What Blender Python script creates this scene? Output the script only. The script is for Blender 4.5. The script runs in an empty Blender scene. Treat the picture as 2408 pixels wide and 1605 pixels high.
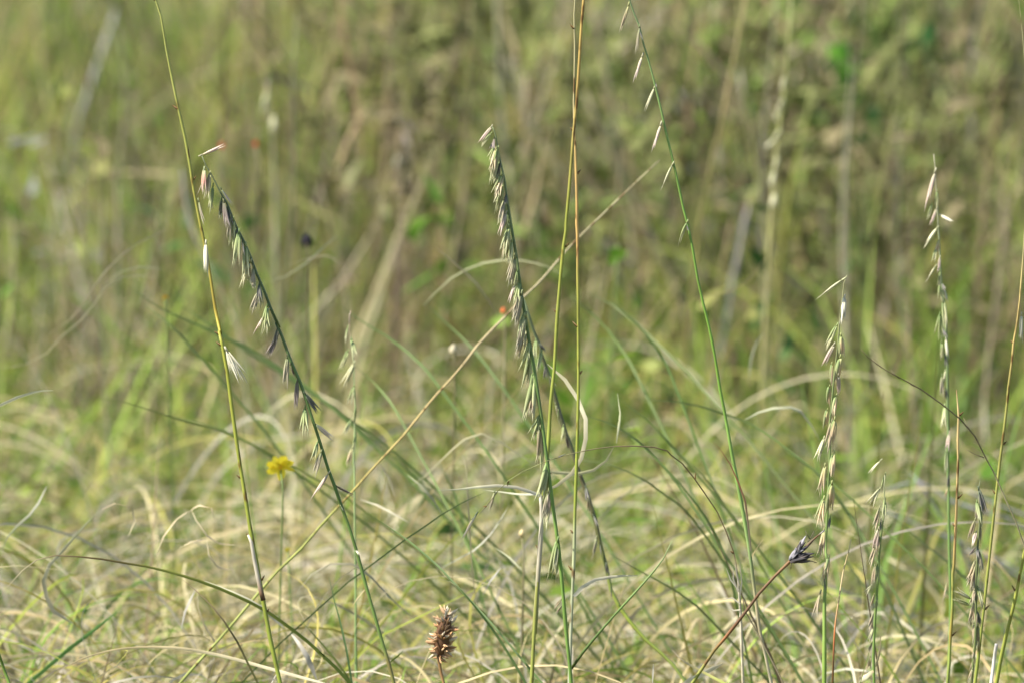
import bpy, math, random
import numpy as np
from mathutils import Vector, Matrix

random.seed(7)
rng = np.random.default_rng(11)
scene = bpy.context.scene
col = scene.collection

# ------------------------------------------------------------------ camera, sky, sun, exposure
CAM = np.array([0.0, -5.5, 1.30])
PITCH = math.radians(8.30)          # looking down
FOCUS = 5.56                        # metres to the flowering stalks
LENS = 36.0 * FOCUS / 0.45          # a long telephoto: the frame is 45 cm wide at the stalks
cd = bpy.data.cameras.new('camera'); cam = bpy.data.objects.new('camera', cd); col.objects.link(cam)
cam.location = CAM; cam.rotation_euler = (math.pi / 2 - PITCH, 0, 0)
cd.sensor_width = 36.0; cd.lens = LENS; cd.clip_start = 0.05; cd.clip_end = 1000
cd.dof.use_dof = True; cd.dof.focus_distance = FOCUS; cd.dof.aperture_fstop = LENS / 24.0
scene.camera = cam

SUN_EL, SUN_AZ = math.radians(50), math.atan2(-0.80, -0.34)     # azimuth measured from +Y towards +X
w = bpy.data.worlds.new('World'); scene.world = w; w.use_nodes = True
nt = w.node_tree
sky = nt.nodes.new('ShaderNodeTexSky'); sky.sky_type = 'NISHITA'; sky.sun_disc = False
sky.sun_elevation = SUN_EL; sky.sun_rotation = SUN_AZ
nt.links.new(sky.outputs[0], nt.nodes['Background'].inputs[0])
nt.nodes['Background'].inputs[1].default_value = 0.10
sd = bpy.data.lights.new('sun', 'SUN'); sd.energy = 5.0; sd.angle = math.radians(0.53); sd.color = (1.0, 0.955, 0.87)
sun = bpy.data.objects.new('sun', sd); col.objects.link(sun)
sv = Vector((math.cos(SUN_EL) * math.sin(SUN_AZ), math.cos(SUN_EL) * math.cos(SUN_AZ), math.sin(SUN_EL)))
sun.rotation_euler = sv.to_track_quat('Z', 'Y').to_euler(); sun.location = (-4, -2, 6)
vs = scene.view_settings
vs.view_transform = 'Standard'; vs.look = 'None'; vs.gamma = 1.0; vs.exposure = 1.08
scene.cycles.max_bounces = 4; scene.cycles.diffuse_bounces = 3; scene.cycles.transmission_bounces = 3

# ------------------------------------------------------------------ materials
def plant_mat(name, translucent=0.3, rough=0.6, speck=0.0, scale=60.0, var=0.25, spec=0.25):
    m = bpy.data.materials.new(name); m.use_nodes = True
    n = m.node_tree.nodes; l = m.node_tree.links
    p = n['Principled BSDF']; out = n['Material Output']
    at = n.new('ShaderNodeAttribute'); at.attribute_name = 'Col'
    tc = n.new('ShaderNodeTexCoord')
    nz = n.new('ShaderNodeTexNoise'); nz.inputs['Scale'].default_value = scale; nz.inputs['Detail'].default_value = 3
    l.new(tc.outputs['Object'], nz.inputs['Vector'])
    mr = n.new('ShaderNodeMapRange'); mr.inputs[1].default_value = .3; mr.inputs[2].default_value = .7
    mr.inputs[3].default_value = 1 - var; mr.inputs[4].default_value = 1 + var
    l.new(nz.outputs[0], mr.inputs[0])
    mx = n.new('ShaderNodeVectorMath'); mx.operation = 'SCALE'
    l.new(at.outputs['Color'], mx.inputs[0]); l.new(mr.outputs[0], mx.inputs['Scale'])
    c = mx.outputs[0]
    if speck > 0:                                   # brown flecks and rust stains along the stems
        n2 = n.new('ShaderNodeTexNoise'); n2.inputs['Scale'].default_value = 260; n2.inputs['Detail'].default_value = 2
        mp = n.new('ShaderNodeMapping'); mp.inputs['Scale'].default_value = (1, 1, .35)
        l.new(tc.outputs['Object'], mp.inputs[0]); l.new(mp.outputs[0], n2.inputs['Vector'])
        r = n.new('ShaderNodeMapRange'); r.inputs[1].default_value = .57; r.inputs[2].default_value = .66
        r.inputs[3].default_value = 0; r.inputs[4].default_value = speck
        l.new(n2.outputs[0], r.inputs[0])
        mm = n.new('ShaderNodeMix'); mm.data_type = 'RGBA'
        l.new(r.outputs[0], mm.inputs['Factor']); l.new(c, mm.inputs[6]); mm.inputs[7].default_value = (.13, .06, .018, 1)
        c = mm.outputs[2]
    l.new(c, p.inputs['Base Color']); p.inputs['Roughness'].default_value = rough
    p.inputs['Specular IOR Level'].default_value = spec
    if translucent > 0:
        tr = n.new('ShaderNodeBsdfTranslucent'); l.new(c, tr.inputs['Color'])
        ms = n.new('ShaderNodeMixShader'); ms.inputs[0].default_value = translucent
        l.new(p.outputs[0], ms.inputs[1]); l.new(tr.outputs[0], ms.inputs[2]); l.new(ms.outputs[0], out.inputs['Surface'])
    return m
M_BLADE = plant_mat('grass_blade', .38, .55, 0, 40, .2)
M_DRY = plant_mat('dry_blade', .3, .7, 0, 70, .25)
M_STEM = plant_mat('grass_stem', .08, .5, .85, 90, .2)
M_GREENSTEM = plant_mat('green_stem', .08, .45, .12, 90, .18)
M_SPIKE = plant_mat('spikelet', .25, .6, 0, 160, .28)
M_HEAD = plant_mat('seed_head', .08, .8, 0, 200, .4)
M_PETAL = plant_mat('petal', .3, .6, 0, 100, .1)

def soil_mat():
    m = bpy.data.materials.new('soil'); m.use_nodes = True
    n = m.node_tree.nodes; l = m.node_tree.links; p = n['Principled BSDF']
    tc = n.new('ShaderNodeTexCoord')
    a = n.new('ShaderNodeTexNoise'); a.inputs['Scale'].default_value = 9; a.inputs['Detail'].default_value = 8
    b = n.new('ShaderNodeTexNoise'); b.inputs['Scale'].default_value = 140; b.inputs['Detail'].default_value = 4
    l.new(tc.outputs['Object'], a.inputs['Vector']); l.new(tc.outputs['Object'], b.inputs['Vector'])
    r = n.new('ShaderNodeValToRGB'); e = r.color_ramp.elements
    e[0].position = .35; e[0].color = (.06, .05, .028, 1); e[1].position = .68; e[1].color = (.15, .14, .06, 1)
    x = e.new(.5); x.color = (.095, .09, .04, 1)
    l.new(a.outputs[0], r.inputs[0])
    mm = n.new('ShaderNodeMix'); mm.data_type = 'RGBA'; mm.blend_type = 'OVERLAY'; mm.inputs['Factor'].default_value = .6
    l.new(r.outputs[0], mm.inputs[6]); l.new(b.outputs['Color'], mm.inputs[7]); l.new(mm.outputs[2], p.inputs['Base Color'])
    p.inputs['Roughness'].default_value = .95
    bp = n.new('ShaderNodeBump'); bp.inputs['Strength'].default_value = .6; bp.inputs['Distance'].default_value = .02
    l.new(b.outputs[0], bp.inputs['Height']); l.new(bp.outputs[0], p.inputs['Normal'])
    return m
M_SOIL = soil_mat()

# ------------------------------------------------------------------ helpers
SW = 2408.0; SH = 1605.0
def ray(px, py):
    sx = (px / SW - .5) * 36.0 / LENS; sy = -(py - SH / 2) / SW * 36.0 / LENS
    cp, sp = math.cos(PITCH), math.sin(PITCH)
    return np.array([sx, cp + sy * sp, -sp + sy * cp])
def P(px, py, Y=0.0):                     # photo pixel -> point on the vertical plane y = Y in the meadow
    d = ray(px, py); return CAM + d * ((Y - CAM[1]) / d[1])
def mpp(Y=0.0):                           # metres per photo pixel at depth Y
    return (Y - CAM[1]) * 36.0 / LENS / SW / math.cos(PITCH)
REG = dict(V=(0, 0, 2408 / 2352), A=(330, 0, .5102), B=(400, 750, .5455), C=(1080, 250, .3828), D=(1000, 800, .5133),
           E=(1400, 0, .3828), F=(1600, 600, .4785), G=(2000, 320, .408), H=(1850, 950, .4177), tl=(0, 0, .34),
           tm=(800, 0, .34), tr=(1608, 0, .34), ml=(0, 533, .34), mr=(1500, 500, .34), bl=(0, 1066, .3438),
           bm=(700, 1000, .3859), br=(1350, 1050, .354), mc=(800, 520, .3061), oo=(760, 700, .255))
def L(r, *pts):
    x, y, s = REG[r]
    return [(x + u * s, y + v * s) for u, v in pts]

def smooth(pts, step):
    """Catmull-Rom through pts, resampled at about `step`."""
    p = np.asarray(pts, float)
    if len(p) < 3: p = np.vstack([p[0], (p[0] + p[-1]) / 2, p[-1]])
    q = np.vstack([2 * p[0] - p[1], p, 2 * p[-1] - p[-2]])
    out = []
    for i in range(1, len(q) - 2):
        n = max(1, int(round(np.linalg.norm(q[i + 1] - q[i]) / step)))
        t = (np.arange(n) / n)[:, None]
        a, b, c, d = q[i - 1], q[i], q[i + 1], q[i + 2]
        out.append(.5 * (2 * b + (c - a) * t + (2 * a - 5 * b + 4 * c - d) * t ** 2 + (3 * b - a - 3 * c + d) * t ** 3))
    out.append(p[-1][None]); return np.vstack(out)
def tparam(p):
    s = np.concatenate([[0], np.cumsum(np.linalg.norm(np.diff(p, axis=0), axis=1))]); return s / max(s[-1], 1e-9)
def lerpstops(stops, t):
    if not isinstance(stops, list): stops = [(0, stops), (1, stops)]
    ts = [s[0] for s in stops]; vs_ = np.array([np.atleast_1d(s[1]) for s in stops], float)
    return np.stack([np.interp(t, ts, vs_[:, k]) for k in range(vs_.shape[1])], 1)
def frames(p):
    T = np.gradient(p, axis=0); T /= np.linalg.norm(T, axis=1)[:, None] + 1e-12
    S = np.cross(T, np.array([0.03, 1.0, .05])); n = np.linalg.norm(S, axis=1)[:, None]
    S = S / np.maximum(n, 1e-6); N = np.cross(S, T); return T, S, N

def tube(p, rad, colr, sides=6, flat=1.0):
    T, S, N = frames(p); k = len(p)
    a = np.arange(sides) * 2 * math.pi / sides
    v = p[:, None] + rad[:, None, None] * (np.cos(a)[None, :, None] * S[:, None] + flat * np.sin(a)[None, :, None] * N[:, None])
    v = v.reshape(-1, 3); c = np.repeat(colr, sides, axis=0)
    f = []
    for i in range(k - 1):
        for j in range(sides):
            j2 = (j + 1) % sides
            f.append((i * sides + j, i * sides + j2, (i + 1) * sides + j2, (i + 1) * sides + j))
    f.append(tuple(range(sides))[::-1]); f.append(tuple((k - 1) * sides + j for j in range(sides)))
    return v, f, c
def ribbon(p, wid, colr, fold=.35, tw0=0.0, tw1=0.0):
    """A leaf blade with a keel: three vertices across, slowly twisting."""
    T, S, N = frames(p); k = len(p); t = tparam(p)
    a = (tw0 + tw1 * t)[:, None]
    S2 = S * np.cos(a) + N * np.sin(a); N2 = N * np.cos(a) - S * np.sin(a)
    hw = (wid / 2)[:, None]
    v = np.stack([p - S2 * hw + N2 * hw * fold, p, p + S2 * hw + N2 * hw * fold], 1).reshape(-1, 3)
    c = np.repeat(colr, 3, axis=0); f = []
    for i in range(k - 1):
        b = i * 3
        f += [(b, b + 1, b + 4, b + 3), (b + 1, b + 2, b + 5, b + 4)]
    return v, f, c
def make_mesh(name, pieces, mat, smooth_=True):
    vs_, fs, cs, o = [], [], [], 0
    for v, f, c in pieces:
        vs_.append(v); cs.append(c); fs += [tuple(i + o for i in q) for q in f]; o += len(v)
    me = bpy.data.meshes.new(name); me.from_pydata(np.vstack(vs_).tolist(), [], fs)
    ca = me.color_attributes.new('Col', 'FLOAT_COLOR', 'POINT')
    cc = np.ones((o, 4), np.float32); cc[:, :3] = np.clip(np.vstack(cs), 0.004, .9); ca.data.foreach_set('color', cc.ravel())
    me.materials.append(mat)
    if smooth_: me.polygons.foreach_set('use_smooth', [True] * len(me.polygons))
    me.update(); return me
def link(name, me, parent=None, mw=None):
    o = bpy.data.objects.new(name, me); col.objects.link(o)
    if parent is not None:
        o.parent = parent; base = Matrix.Translation(parent.location)
        o.matrix_basis = base.inverted() @ (mw if mw is not None else Matrix())
    elif mw is not None: o.matrix_world = mw
    return o
def tag(o, label, cat, group=None, kind=None):
    o['label'] = label
    if cat: o['category'] = cat
    if group: o['group'] = group
    if kind: o['kind'] = kind
    return o
def empty(name, loc, label, cat, group=None):
    e = bpy.data.objects.new(name, None); e.empty_display_size = .02; e.location = loc; col.objects.link(e)
    return tag(e, label, cat, group)
def root_to_ground(p, end=-1, back=0.03, steep=False):
    """Carry a stem or blade on from its lowest photographed point down to the soil."""
    if end == 0: p = p[::-1]
    e = p[-1]; T = p[-1] - p[-2]; T = T / np.linalg.norm(T)
    if e[2] < .02: r = p
    else:
        if T[2] > -.25: T = np.array([T[0], T[1], -.25]); T /= np.linalg.norm(T)
        h = e[2]; dx = np.clip(T[0] / -T[2], -1.1, 1.1) * h * .7; dy = np.clip(T[1] / -T[2], -.6, .6) * h * .7 + back
        t = np.linspace(0, 1, 9)[1:, None]
        c1 = e + T * h * .4
        if steep: dx *= .25; dy = .12; c1 = e + T * min(.05, h * .2)
        g = e + np.array([dx, dy, -h - .01])
        r = np.vstack([p, (1 - t) ** 2 * e + 2 * (1 - t) * t * c1 + t ** 2 * g])
    return r
def to3d(px, Y, wob=.004, seed=0):
    n = len(px); ys = np.linspace(Y[0], Y[1], n) if isinstance(Y, tuple) else np.full(n, float(Y))
    rr = np.random.default_rng(seed + n); ph = rr.uniform(0, 6, 2)
    ys = ys + wob * np.sin(np.linspace(0, 3, n) + ph[0])
    return np.array([P(x, y, yy) for (x, y), yy in zip(px, ys)])

# ------------------------------------------------------------------ the setting: soil and the uncountable grass
def build_ground():
    n = 120; ax = np.sign(np.linspace(-1, 1, n)) * np.abs(np.linspace(-1, 1, n)) ** 3 * 420
    X, Y = np.meshgrid(ax, ax + 1.0); R = np.hypot(X, Y)
    Z = -.004 + .012 * np.sin(X * 3.1 + 1) * np.sin(Y * 2.3) * np.clip(1 - R / 30, 0, 1) - .02
    v = np.stack([X, Y, Z], -1).reshape(-1, 3)
    f = [(i * n + j, i * n + j + 1, (i + 1) * n + j + 1, (i + 1) * n + j) for i in range(n - 1) for j in range(n - 1)]
    me = bpy.data.meshes.new('ground'); me.from_pydata(v.tolist(), [], f); me.materials.append(M_SOIL)
    me.polygons.foreach_set('use_smooth', [True] * len(me.polygons))
    o = link('ground', me); o['kind'] = 'structure'; o['label'] = 'brown litter covered soil beneath the meadow grass'
build_ground()

def blades(base, length, width, az, th0, th1, az1, colA, colB, twist, segs=5, droop=0.0):
    """Many leaf blades at once. th: angle from vertical, running th0 -> th0+th1 along the blade; az may turn too (curls)."""
    N = len(base); t = (np.arange(segs) + .5) / segs
    th = th0[:, None] + th1[:, None] * t ** 1.4; a = az[:, None] + az1[:, None] * t
    D = np.stack([np.sin(th) * np.cos(a), np.sin(th) * np.sin(a), np.cos(th)], -1) * (length / segs)[:, None, None]
    p = np.concatenate([np.zeros((N, 1, 3)), np.cumsum(D, 1)], 1) + base[:, None]
    tt = np.linspace(0, 1, segs + 1)
    T = np.gradient(p, axis=1); T /= np.linalg.norm(T, axis=2, keepdims=True) + 1e-9
    av = az[:, None] + az1[:, None] * tt
    S0 = np.stack([-np.sin(av), np.cos(av), np.zeros_like(av)], -1); Nn = np.cross(T, S0)
    tw = twist[:, None] * (tt[None] + .3)
    S = S0 * np.cos(tw)[..., None] + Nn * np.sin(tw)[..., None]
    prof = np.clip(np.minimum(.55 + 1.6 * tt, 1.0) * (1 - tt ** 2.2), .06, 1)
    hw = (width[:, None] * prof)[..., None] * .5
    v = np.stack([p - S * hw, p + S * hw], 2).reshape(N, -1, 3)
    c = colA[:, None] + (colB - colA)[:, None] * tt[None, :, None]; c = np.repeat(c, 2, axis=1)
    i = np.arange(segs) * 2
    q = np.stack([i, i + 1, i + 3, i + 2], 1)
    f = (q[None] + (np.arange(N) * (segs + 1) * 2)[:, None, None]).reshape(-1, 4)
    return v.reshape(-1, 3), f, c.reshape(-1, 3)
def bulk(name, packs, mat, label, cat):
    vs_, fs, cs, o = [], [], [], 0
    for v, f, c in packs: vs_.append(v); fs.append(f + o); cs.append(c); o += len(v)
    v = np.vstack(vs_).astype(np.float32); f = np.vstack(fs).astype(np.int32); c = np.vstack(cs)
    me = bpy.data.meshes.new(name); me.vertices.add(len(v)); me.vertices.foreach_set('co', v.ravel())
    me.loops.add(f.size); me.loops.foreach_set('vertex_index', f.ravel())
    me.polygons.add(len(f)); me.polygons.foreach_set('loop_start', np.arange(0, f.size, 4, dtype=np.int32))
    me.polygons.foreach_set('loop_total', np.full(len(f), 4, np.int32)); me.polygons.foreach_set('use_smooth', np.ones(len(f), bool))
    me.update(); ca = me.color_attributes.new('Col', 'FLOAT_COLOR', 'POINT')
    cc = np.ones((len(v), 4), np.float32); cc[:, :3] = np.clip(c, .004, .9); ca.data.foreach_set('color', cc.ravel())
    me.materials.append(mat); o = link(name, me); return tag(o, label, cat, kind='stuff')

GREENS = np.array([(.135, .225, .028), (.19, .29, .04), (.25, .34, .055), (.12, .205, .04), (.29, .33, .055)])
OLIVE = np.array([(.29, .27, .06), (.35, .29, .08), (.26, .24, .06)])
STRAW = np.array([(.50, .42, .21), (.45, .36, .18), (.42, .36, .21), (.56, .49, .29), (.38, .29, .14)])
GREY = np.array([(.40, .36, .26), (.34, .30, .23), (.46, .42, .32)])
BROWN = np.array([(.22, .155, .085), (.28, .20, .12), (.17, .12, .07)])
def fieldnoise(x, y, s, k):
    r = np.random.default_rng(100 + k); out = np.zeros_like(x)
    for i in range(5):
        a = r.uniform(0, 2 * math.pi); f = s * (1 + .8 * i) * r.uniform(.7, 1.3); out += np.sin((x * math.cos(a) + y * math.sin(a)) * f + r.uniform(0, 7)) / (1 + .5 * i)
    return out / 2.2
def pick(pal, n): return pal[rng.integers(0, len(pal), n)] * rng.uniform(.75, 1.25, (n, 1))
def mixcols(x, y, pg, po, ps, pgrey):
    """Each blade is green, olive, straw, grey or brown; the share of each drifts from patch to patch."""
    n = len(x); g = np.clip(pg + .28 * fieldnoise(x, y, 7.0, 1), .04, 1); o = np.clip(po + .15 * fieldnoise(x, y, 9, 2), .03, 1)
    s = np.clip(ps + .22 * fieldnoise(x, y, 8, 3), .03, 1); gr = np.full(n, pgrey); b = np.clip(.06 + .10 * fieldnoise(x, y, 6, 4) + .14 * (y > 1.9) * np.exp(-((x + .03) / .22) ** 2) + .12 * (y > 1.9), .02, 1)
    band = np.clip(1 - np.abs(y - 1.2) / .8, 0, 1); g = g + .45 * band; s = s * (1 - .45 * band); b = b * (1 - .8 * band); gr = gr * (1 - .7 * band)
    W = np.stack([g, o, s, gr, b], 1); W = np.cumsum(W / W.sum(1, keepdims=True), 1); u = rng.random((n, 1)); k = (u > W).sum(1)
    C = np.stack([pick(GREENS, n), pick(OLIVE, n), pick(STRAW, n), pick(GREY, n), pick(BROWN, n)], 1)
    return C[np.arange(n), k] * np.where((k == 0)[:, None], 1 + .06 * band[:, None], 1), k
def clumpcols(c, k, K, share=.62):
    """Most blades of a tussock share the tint of its first blade."""
    first = np.searchsorted(K, np.arange(K.max() + 1)); same = rng.random(len(K)) < share
    return np.where(same[:, None], c[first][K] * rng.uniform(.8, 1.2, (len(K), 1)), c)
def tussocks(n_t, per, xr, yr, spread, z=-.02):
    cx = rng.uniform(*xr, n_t); cy = rng.uniform(*yr, n_t)
    k = np.repeat(np.arange(n_t), per); n = len(k)
    d = rng.normal(0, 1, (n, 2)) * spread
    return np.stack([cx[k] + d[:, 0], cy[k] + d[:, 1], np.full(n, z)], 1), k, np.arctan2(d[:, 1], d[:, 0])

# leafy green and straw tussocks of the meadow
B, K, out = tussocks(820, 46, (-1.35, 1.35), (-.25, 4.3), .028)
n = len(B); az = out + rng.normal(0, .7, n); c, kind = mixcols(B[:, 0], B[:, 1], .74, .16, .15, .03); c = clumpcols(c, kind, K)
ht = (rng.uniform(.55, 1.25, 820)[K]) * rng.uniform(.55, 1.15, n) * (.30 + .07 * np.clip(1 - np.abs(B[:, 1] - .45) / .6, 0, 1))
pk = [blades(B, ht, rng.uniform(.0016, .0045, n), az, rng.uniform(.02, .45, n), rng.uniform(.1, 1.9, n), rng.normal(0, .6, n), c * .95, c * 1.05, rng.normal(0, 1.2, n), 6)]
B = np.stack([rng.uniform(-1.35, 1.35, 30000), rng.uniform(-.3, 4.4, 30000), np.full(30000, -.02)], 1); B = B[(B[:, 1] < 1.7) | (rng.random(30000) < .35)]; n = len(B)
c, kind = mixcols(B[:, 0], B[:, 1], .72, .15, .16, .04)
pk.append(blades(B, (.03 * np.exp(-((B[:, 1] - .45) / .45) ** 2) + rng.uniform(.08, .25, n)) * np.clip(1 + .35 * fieldnoise(B[:, 0], B[:, 1], 9, 8), .4, 1.5), rng.uniform(.0015, .004, n), rng.uniform(0, 6.28, n), rng.uniform(.02, .6, n), rng.uniform(.1, 1.6, n), rng.normal(0, .5, n), c, c * 1.05, rng.normal(0, 1.2, n), 5))
bulk('meadow_grass', pk, M_BLADE, 'dense soft green and straw meadow grass filling the ground behind the stalks', 'grass')

# curled dry leaves tangled through the top of the sward
n = 24000; yy = rng.uniform(0, 1, n) ** 1.5 * 1.6 + .13; B = np.stack([rng.uniform(-.95, .95, n), yy, rng.uniform(.05, .22, n) + .07 * np.exp(-((yy - .3) / .4) ** 2)], 1)
left = np.clip(.70 - 1.2 * B[:, 0], .32, 1); ok = rng.random(n) < left; B = B[ok]; n = len(B)
c = np.where(rng.random((n, 1)) < .46, pick(STRAW, n) * .9, np.where(rng.random((n, 1)) < .42, pick(GREY, n), np.where(rng.random((n, 1)) < .5, pick(OLIVE, n), pick(GREENS, n))))
pk = [blades(B, rng.uniform(.05, .21, n), rng.uniform(.0007, .0019, n), rng.uniform(0, 6.28, n), rng.uniform(.2, 1.5, n), rng.uniform(1.2, 6.0, n), rng.normal(0, 2.6, n), c, c * 1.08, rng.normal(0, 2, n), 14)]
n = 2600; yy = rng.uniform(.12, 1.25, n); xx = np.clip(rng.normal(-.12, .22, n), -.9, .9); B = np.stack([xx, yy, rng.uniform(.10, .25, n) - .03 * yy], 1)
c = np.where(rng.random((n, 1)) < .6, pick(STRAW, n) * np.array([.95, .97, 1.05]), np.where(rng.random((n, 1)) < .5, pick(GREY, n), pick(OLIVE, n) * 1.15))
pk.append(blades(B, rng.uniform(.14, .34, n), rng.uniform(.0009, .0021, n), rng.uniform(0, 6.28, n), rng.uniform(.2, 1.3, n), rng.uniform(1.6, 4.6, n), rng.normal(0, 1.0, n), c, c * 1.06, rng.normal(0, 1.2, n), 16))
bulk('curled_thatch', pk, M_DRY, 'tangle of curled dry straw leaves woven through the low green grass', 'dry grass')

# taller half dry clumps behind, uneven in height, with gaps between them
B, K, out = tussocks(250, 26, (-1.6, 1.6), (1.7, 4.6), .035)
n = len(B); az = out + rng.normal(0, .9, n); c, kind = mixcols(B[:, 0], B[:, 1], .46, .22, .14, .05); c = clumpcols(c, kind, K, .8) * rng.uniform(.55, 1.2, 250)[K][:, None]
pk = [blades(B, rng.uniform(.6, 1.15, 250)[K] * rng.uniform(.24, .44, n), rng.uniform(.0014, .0042, n), az, rng.uniform(.0, .5, n), rng.uniform(.0, 1.9, n), rng.normal(0, .5, n), c * .95, c * 1.05, rng.normal(0, 1, n), 6)]
bulk('tall_dry_grass', pk, M_DRY, 'taller half dry brown and olive grass standing at the back', 'dry grass')

# tangled brown thicket of dead stems at the back, thickest to the right
n = 15000; yy = rng.uniform(1.85, 3.6, n); xx = rng.uniform(-1.4, 1.6, n)
dens = np.where(xx > -.17, .72, .22) * np.clip(.75 + .45 * fieldnoise(xx, yy, 10, 21), .1, 1); ok = rng.random(n) < dens; xx = xx[ok]; yy = yy[ok]; n = len(xx)
B = np.stack([xx, yy, rng.uniform(0, .34, n)], 1); tp = np.array([(.15, .105, .055), (.20, .155, .085), (.10, .08, .042), (.27, .235, .165), (.17, .17, .05), (.12, .15, .035), (.23, .17, .09)])
c = tp[rng.integers(0, 7, n)] * rng.uniform(.75, 1.25, (n, 1)) * np.clip(.85 + .55 * fieldnoise(xx, yy, 13, 31), .4, 1.5)[:, None]
pk = [blades(B, rng.uniform(.05, .20, n), rng.uniform(.0014, .0042, n), rng.uniform(0, 6.28, n), np.abs(rng.normal(.15, .5, n)), rng.normal(0, .7, n), rng.normal(0, .5, n), c, c, rng.normal(0, 1.5, n), 4)]
bulk('brown_thicket', pk, M_HEAD, 'dark tangled thicket of dead brown stems at the back of the meadow', 'thicket')

# low dark olive shrubs inside the thicket
pk = []
for (u, v, Yc, sg, k, tint) in [(1000, 90, 2.5, .045, 420, 0), (940, 330, 2.2, .04, 300, 1), (1245, 230, 2.3, .045, 420, 0), (1160, 520, 2.0, .03, 200, 2), (1900, 170, 2.35, .05, 520, 2), (1960, 470, 2.1, .06, 520, 0), (1790, 330, 2.3, .045, 380, 1), (2110, 560, 2.0, .045, 360, 1),
                                (2120, 130, 2.5, .05, 420, 0), (1560, 240, 2.4, .045, 380, 2), (1420, 480, 2.1, .035, 240, 0), (860, 60, 2.6, .05, 300, 1), (2330, 330, 2.3, .05, 200, 0), (330, 430, 2.1, .03, 50, 1)]:
    k = int(k * .30)
    cc = P(u * 1.0238, v * 1.0238, Yc); B = cc + rng.normal(0, 1, (k, 3)) * np.array([sg, sg, sg * .75]); B[:, 2] = np.abs(B[:, 2]) + .01
    base = np.array([(.11, .12, .036), (.15, .125, .062), (.10, .145, .028)][tint]); c = base * rng.uniform(.6, 1.6, (k, 1))
    pk.append(blades(B, rng.uniform(.012, .040, k), rng.uniform(.003, .008, k), rng.uniform(0, 6.28, k), rng.uniform(.2, 1.6, k), rng.uniform(0, .9, k), rng.normal(0, .3, k), c, c, rng.normal(0, 1, k), 4))
bulk('dark_shrubs', pk, M_HEAD, 'low dark olive and brown shrub masses inside the thicket at the back', 'shrubs')

# small broad leaved herbs scattered through the sward
nt_ = 420; cx = rng.uniform(-1.4, 1.4, nt_); cy = rng.uniform(.5, 4.3, nt_); K = np.repeat(np.arange(nt_), 16); n = len(K)
ch = rng.uniform(.10, .36, nt_); B = np.stack([cx[K], cy[K], np.zeros(n)], 1) + rng.normal(0, 1, (n, 3)) * np.array([.022, .022, .03]); B[:, 2] += ch[K] * rng.uniform(.5, 1, n)
tint = np.array([(.10, .20, .02), (.16, .26, .03), (.06, .12, .025), (.24, .27, .06), (.30, .24, .10), (.34, .33, .20), (.16, .11, .06)])[np.where(cy > 1.9, rng.integers(0, 7, nt_), rng.integers(0, 4, nt_))][K] * rng.uniform(.8, 1.2, (n, 1))
pk = [blades(B, rng.uniform(.012, .026, n), rng.uniform(.004, .010, n), rng.uniform(0, 6.28, n), rng.uniform(.3, 1.6, n), rng.uniform(0, .9, n), rng.normal(0, .3, n), tint, tint * 1.05, rng.normal(0, 1, n), 4)]
pk = [(v_, f_, np.minimum(c_, .24)) for v_, f_, c_ in pk]
bulk('low_herbs', pk, M_BLADE, 'small rounded leaves of low herbs scattered through the back of the meadow', 'herbs')

# the meadow going on around and behind
n = 60000; X = rng.uniform(-9, 9, n); Y = rng.uniform(-7, 20, n)
core = (np.abs(X) < 1.3) & (Y > -.2) & (Y < 4.2); near = (np.hypot(X, Y + 5.5) < .8)
B = np.stack([X, Y, np.full(n, -.03)], 1)[~core & ~near]; n = len(B)
c, kind = mixcols(B[:, 0], B[:, 1], .5, .18, .26, .06)
pk = [blades(B, rng.uniform(.16, .31, n), rng.uniform(.004, .010, n), rng.uniform(0, 6.28, n), rng.uniform(.02, .5, n), rng.uniform(.1, 1.2, n), rng.normal(0, .4, n), c, c * 1.05, rng.normal(0, 1, n), 4)]
bulk('far_meadow', pk, M_BLADE, 'rest of the green and straw meadow spreading beyond the near grass', 'grass')

# ------------------------------------------------------------------ spikelets
PAL = dict(
    pale=((.33, .39, .16), (.49, .48, .26), (.62, .59, .38)), green=((.20, .28, .10), (.35, .38, .17), (.50, .49, .29)),
    tan=((.37, .37, .16), (.54, .42, .25), (.66, .58, .39)), cream=((.46, .46, .26), (.59, .56, .36), (.62, .58, .40)),
    purple=((.25, .28, .13), (.35, .295, .20), (.48, .44, .31)), pink=((.46, .43, .28), (.54, .40, .34), (.64, .54, .44)),
    dark=((.12, .15, .085), (.16, .145, .13), (.30, .28, .22)), violet=((.16, .16, .09), (.21, .165, .145), (.36, .31, .26)),  # dark: own purple-grey, plus shade painted in for the leaning stalk's spikelets
    brown=((.31, .31, .16), (.36, .27, .17), (.48, .44, .30)), grain=((.40, .42, .17), (.62, .44, .26), (.68, .58, .38)),
    white=((.54, .51, .36), (.64, .60, .45), (.64, .60, .46)), red=((.36, .40, .22), (.52, .26, .20), (.62, .55, .42)))
SPK = {}
def floret(o, d, ln, wd, c3, rr, sides=5):
    """One lanceolate glume or lemma: round-backed, keeled, ending in a fine awn."""
    d = d / np.linalg.norm(d); t = np.array([0, .10, .28, .5, .7, .86, 1.0]); prof = np.array([.30, .72, 1.0, .92, .6, .26, .05])
    bend = rr.normal(0, .05, 3)
    p = o + d * (t * ln)[:, None] + bend * (t ** 2)[:, None] * ln
    cs = lerpstops([(0, c3[0]), (.45, c3[1]), (1, c3[2])], t) * rr.uniform(.95, 1.3)
    return tube(p, prof * wd / 2, cs, sides, .75)
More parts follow.
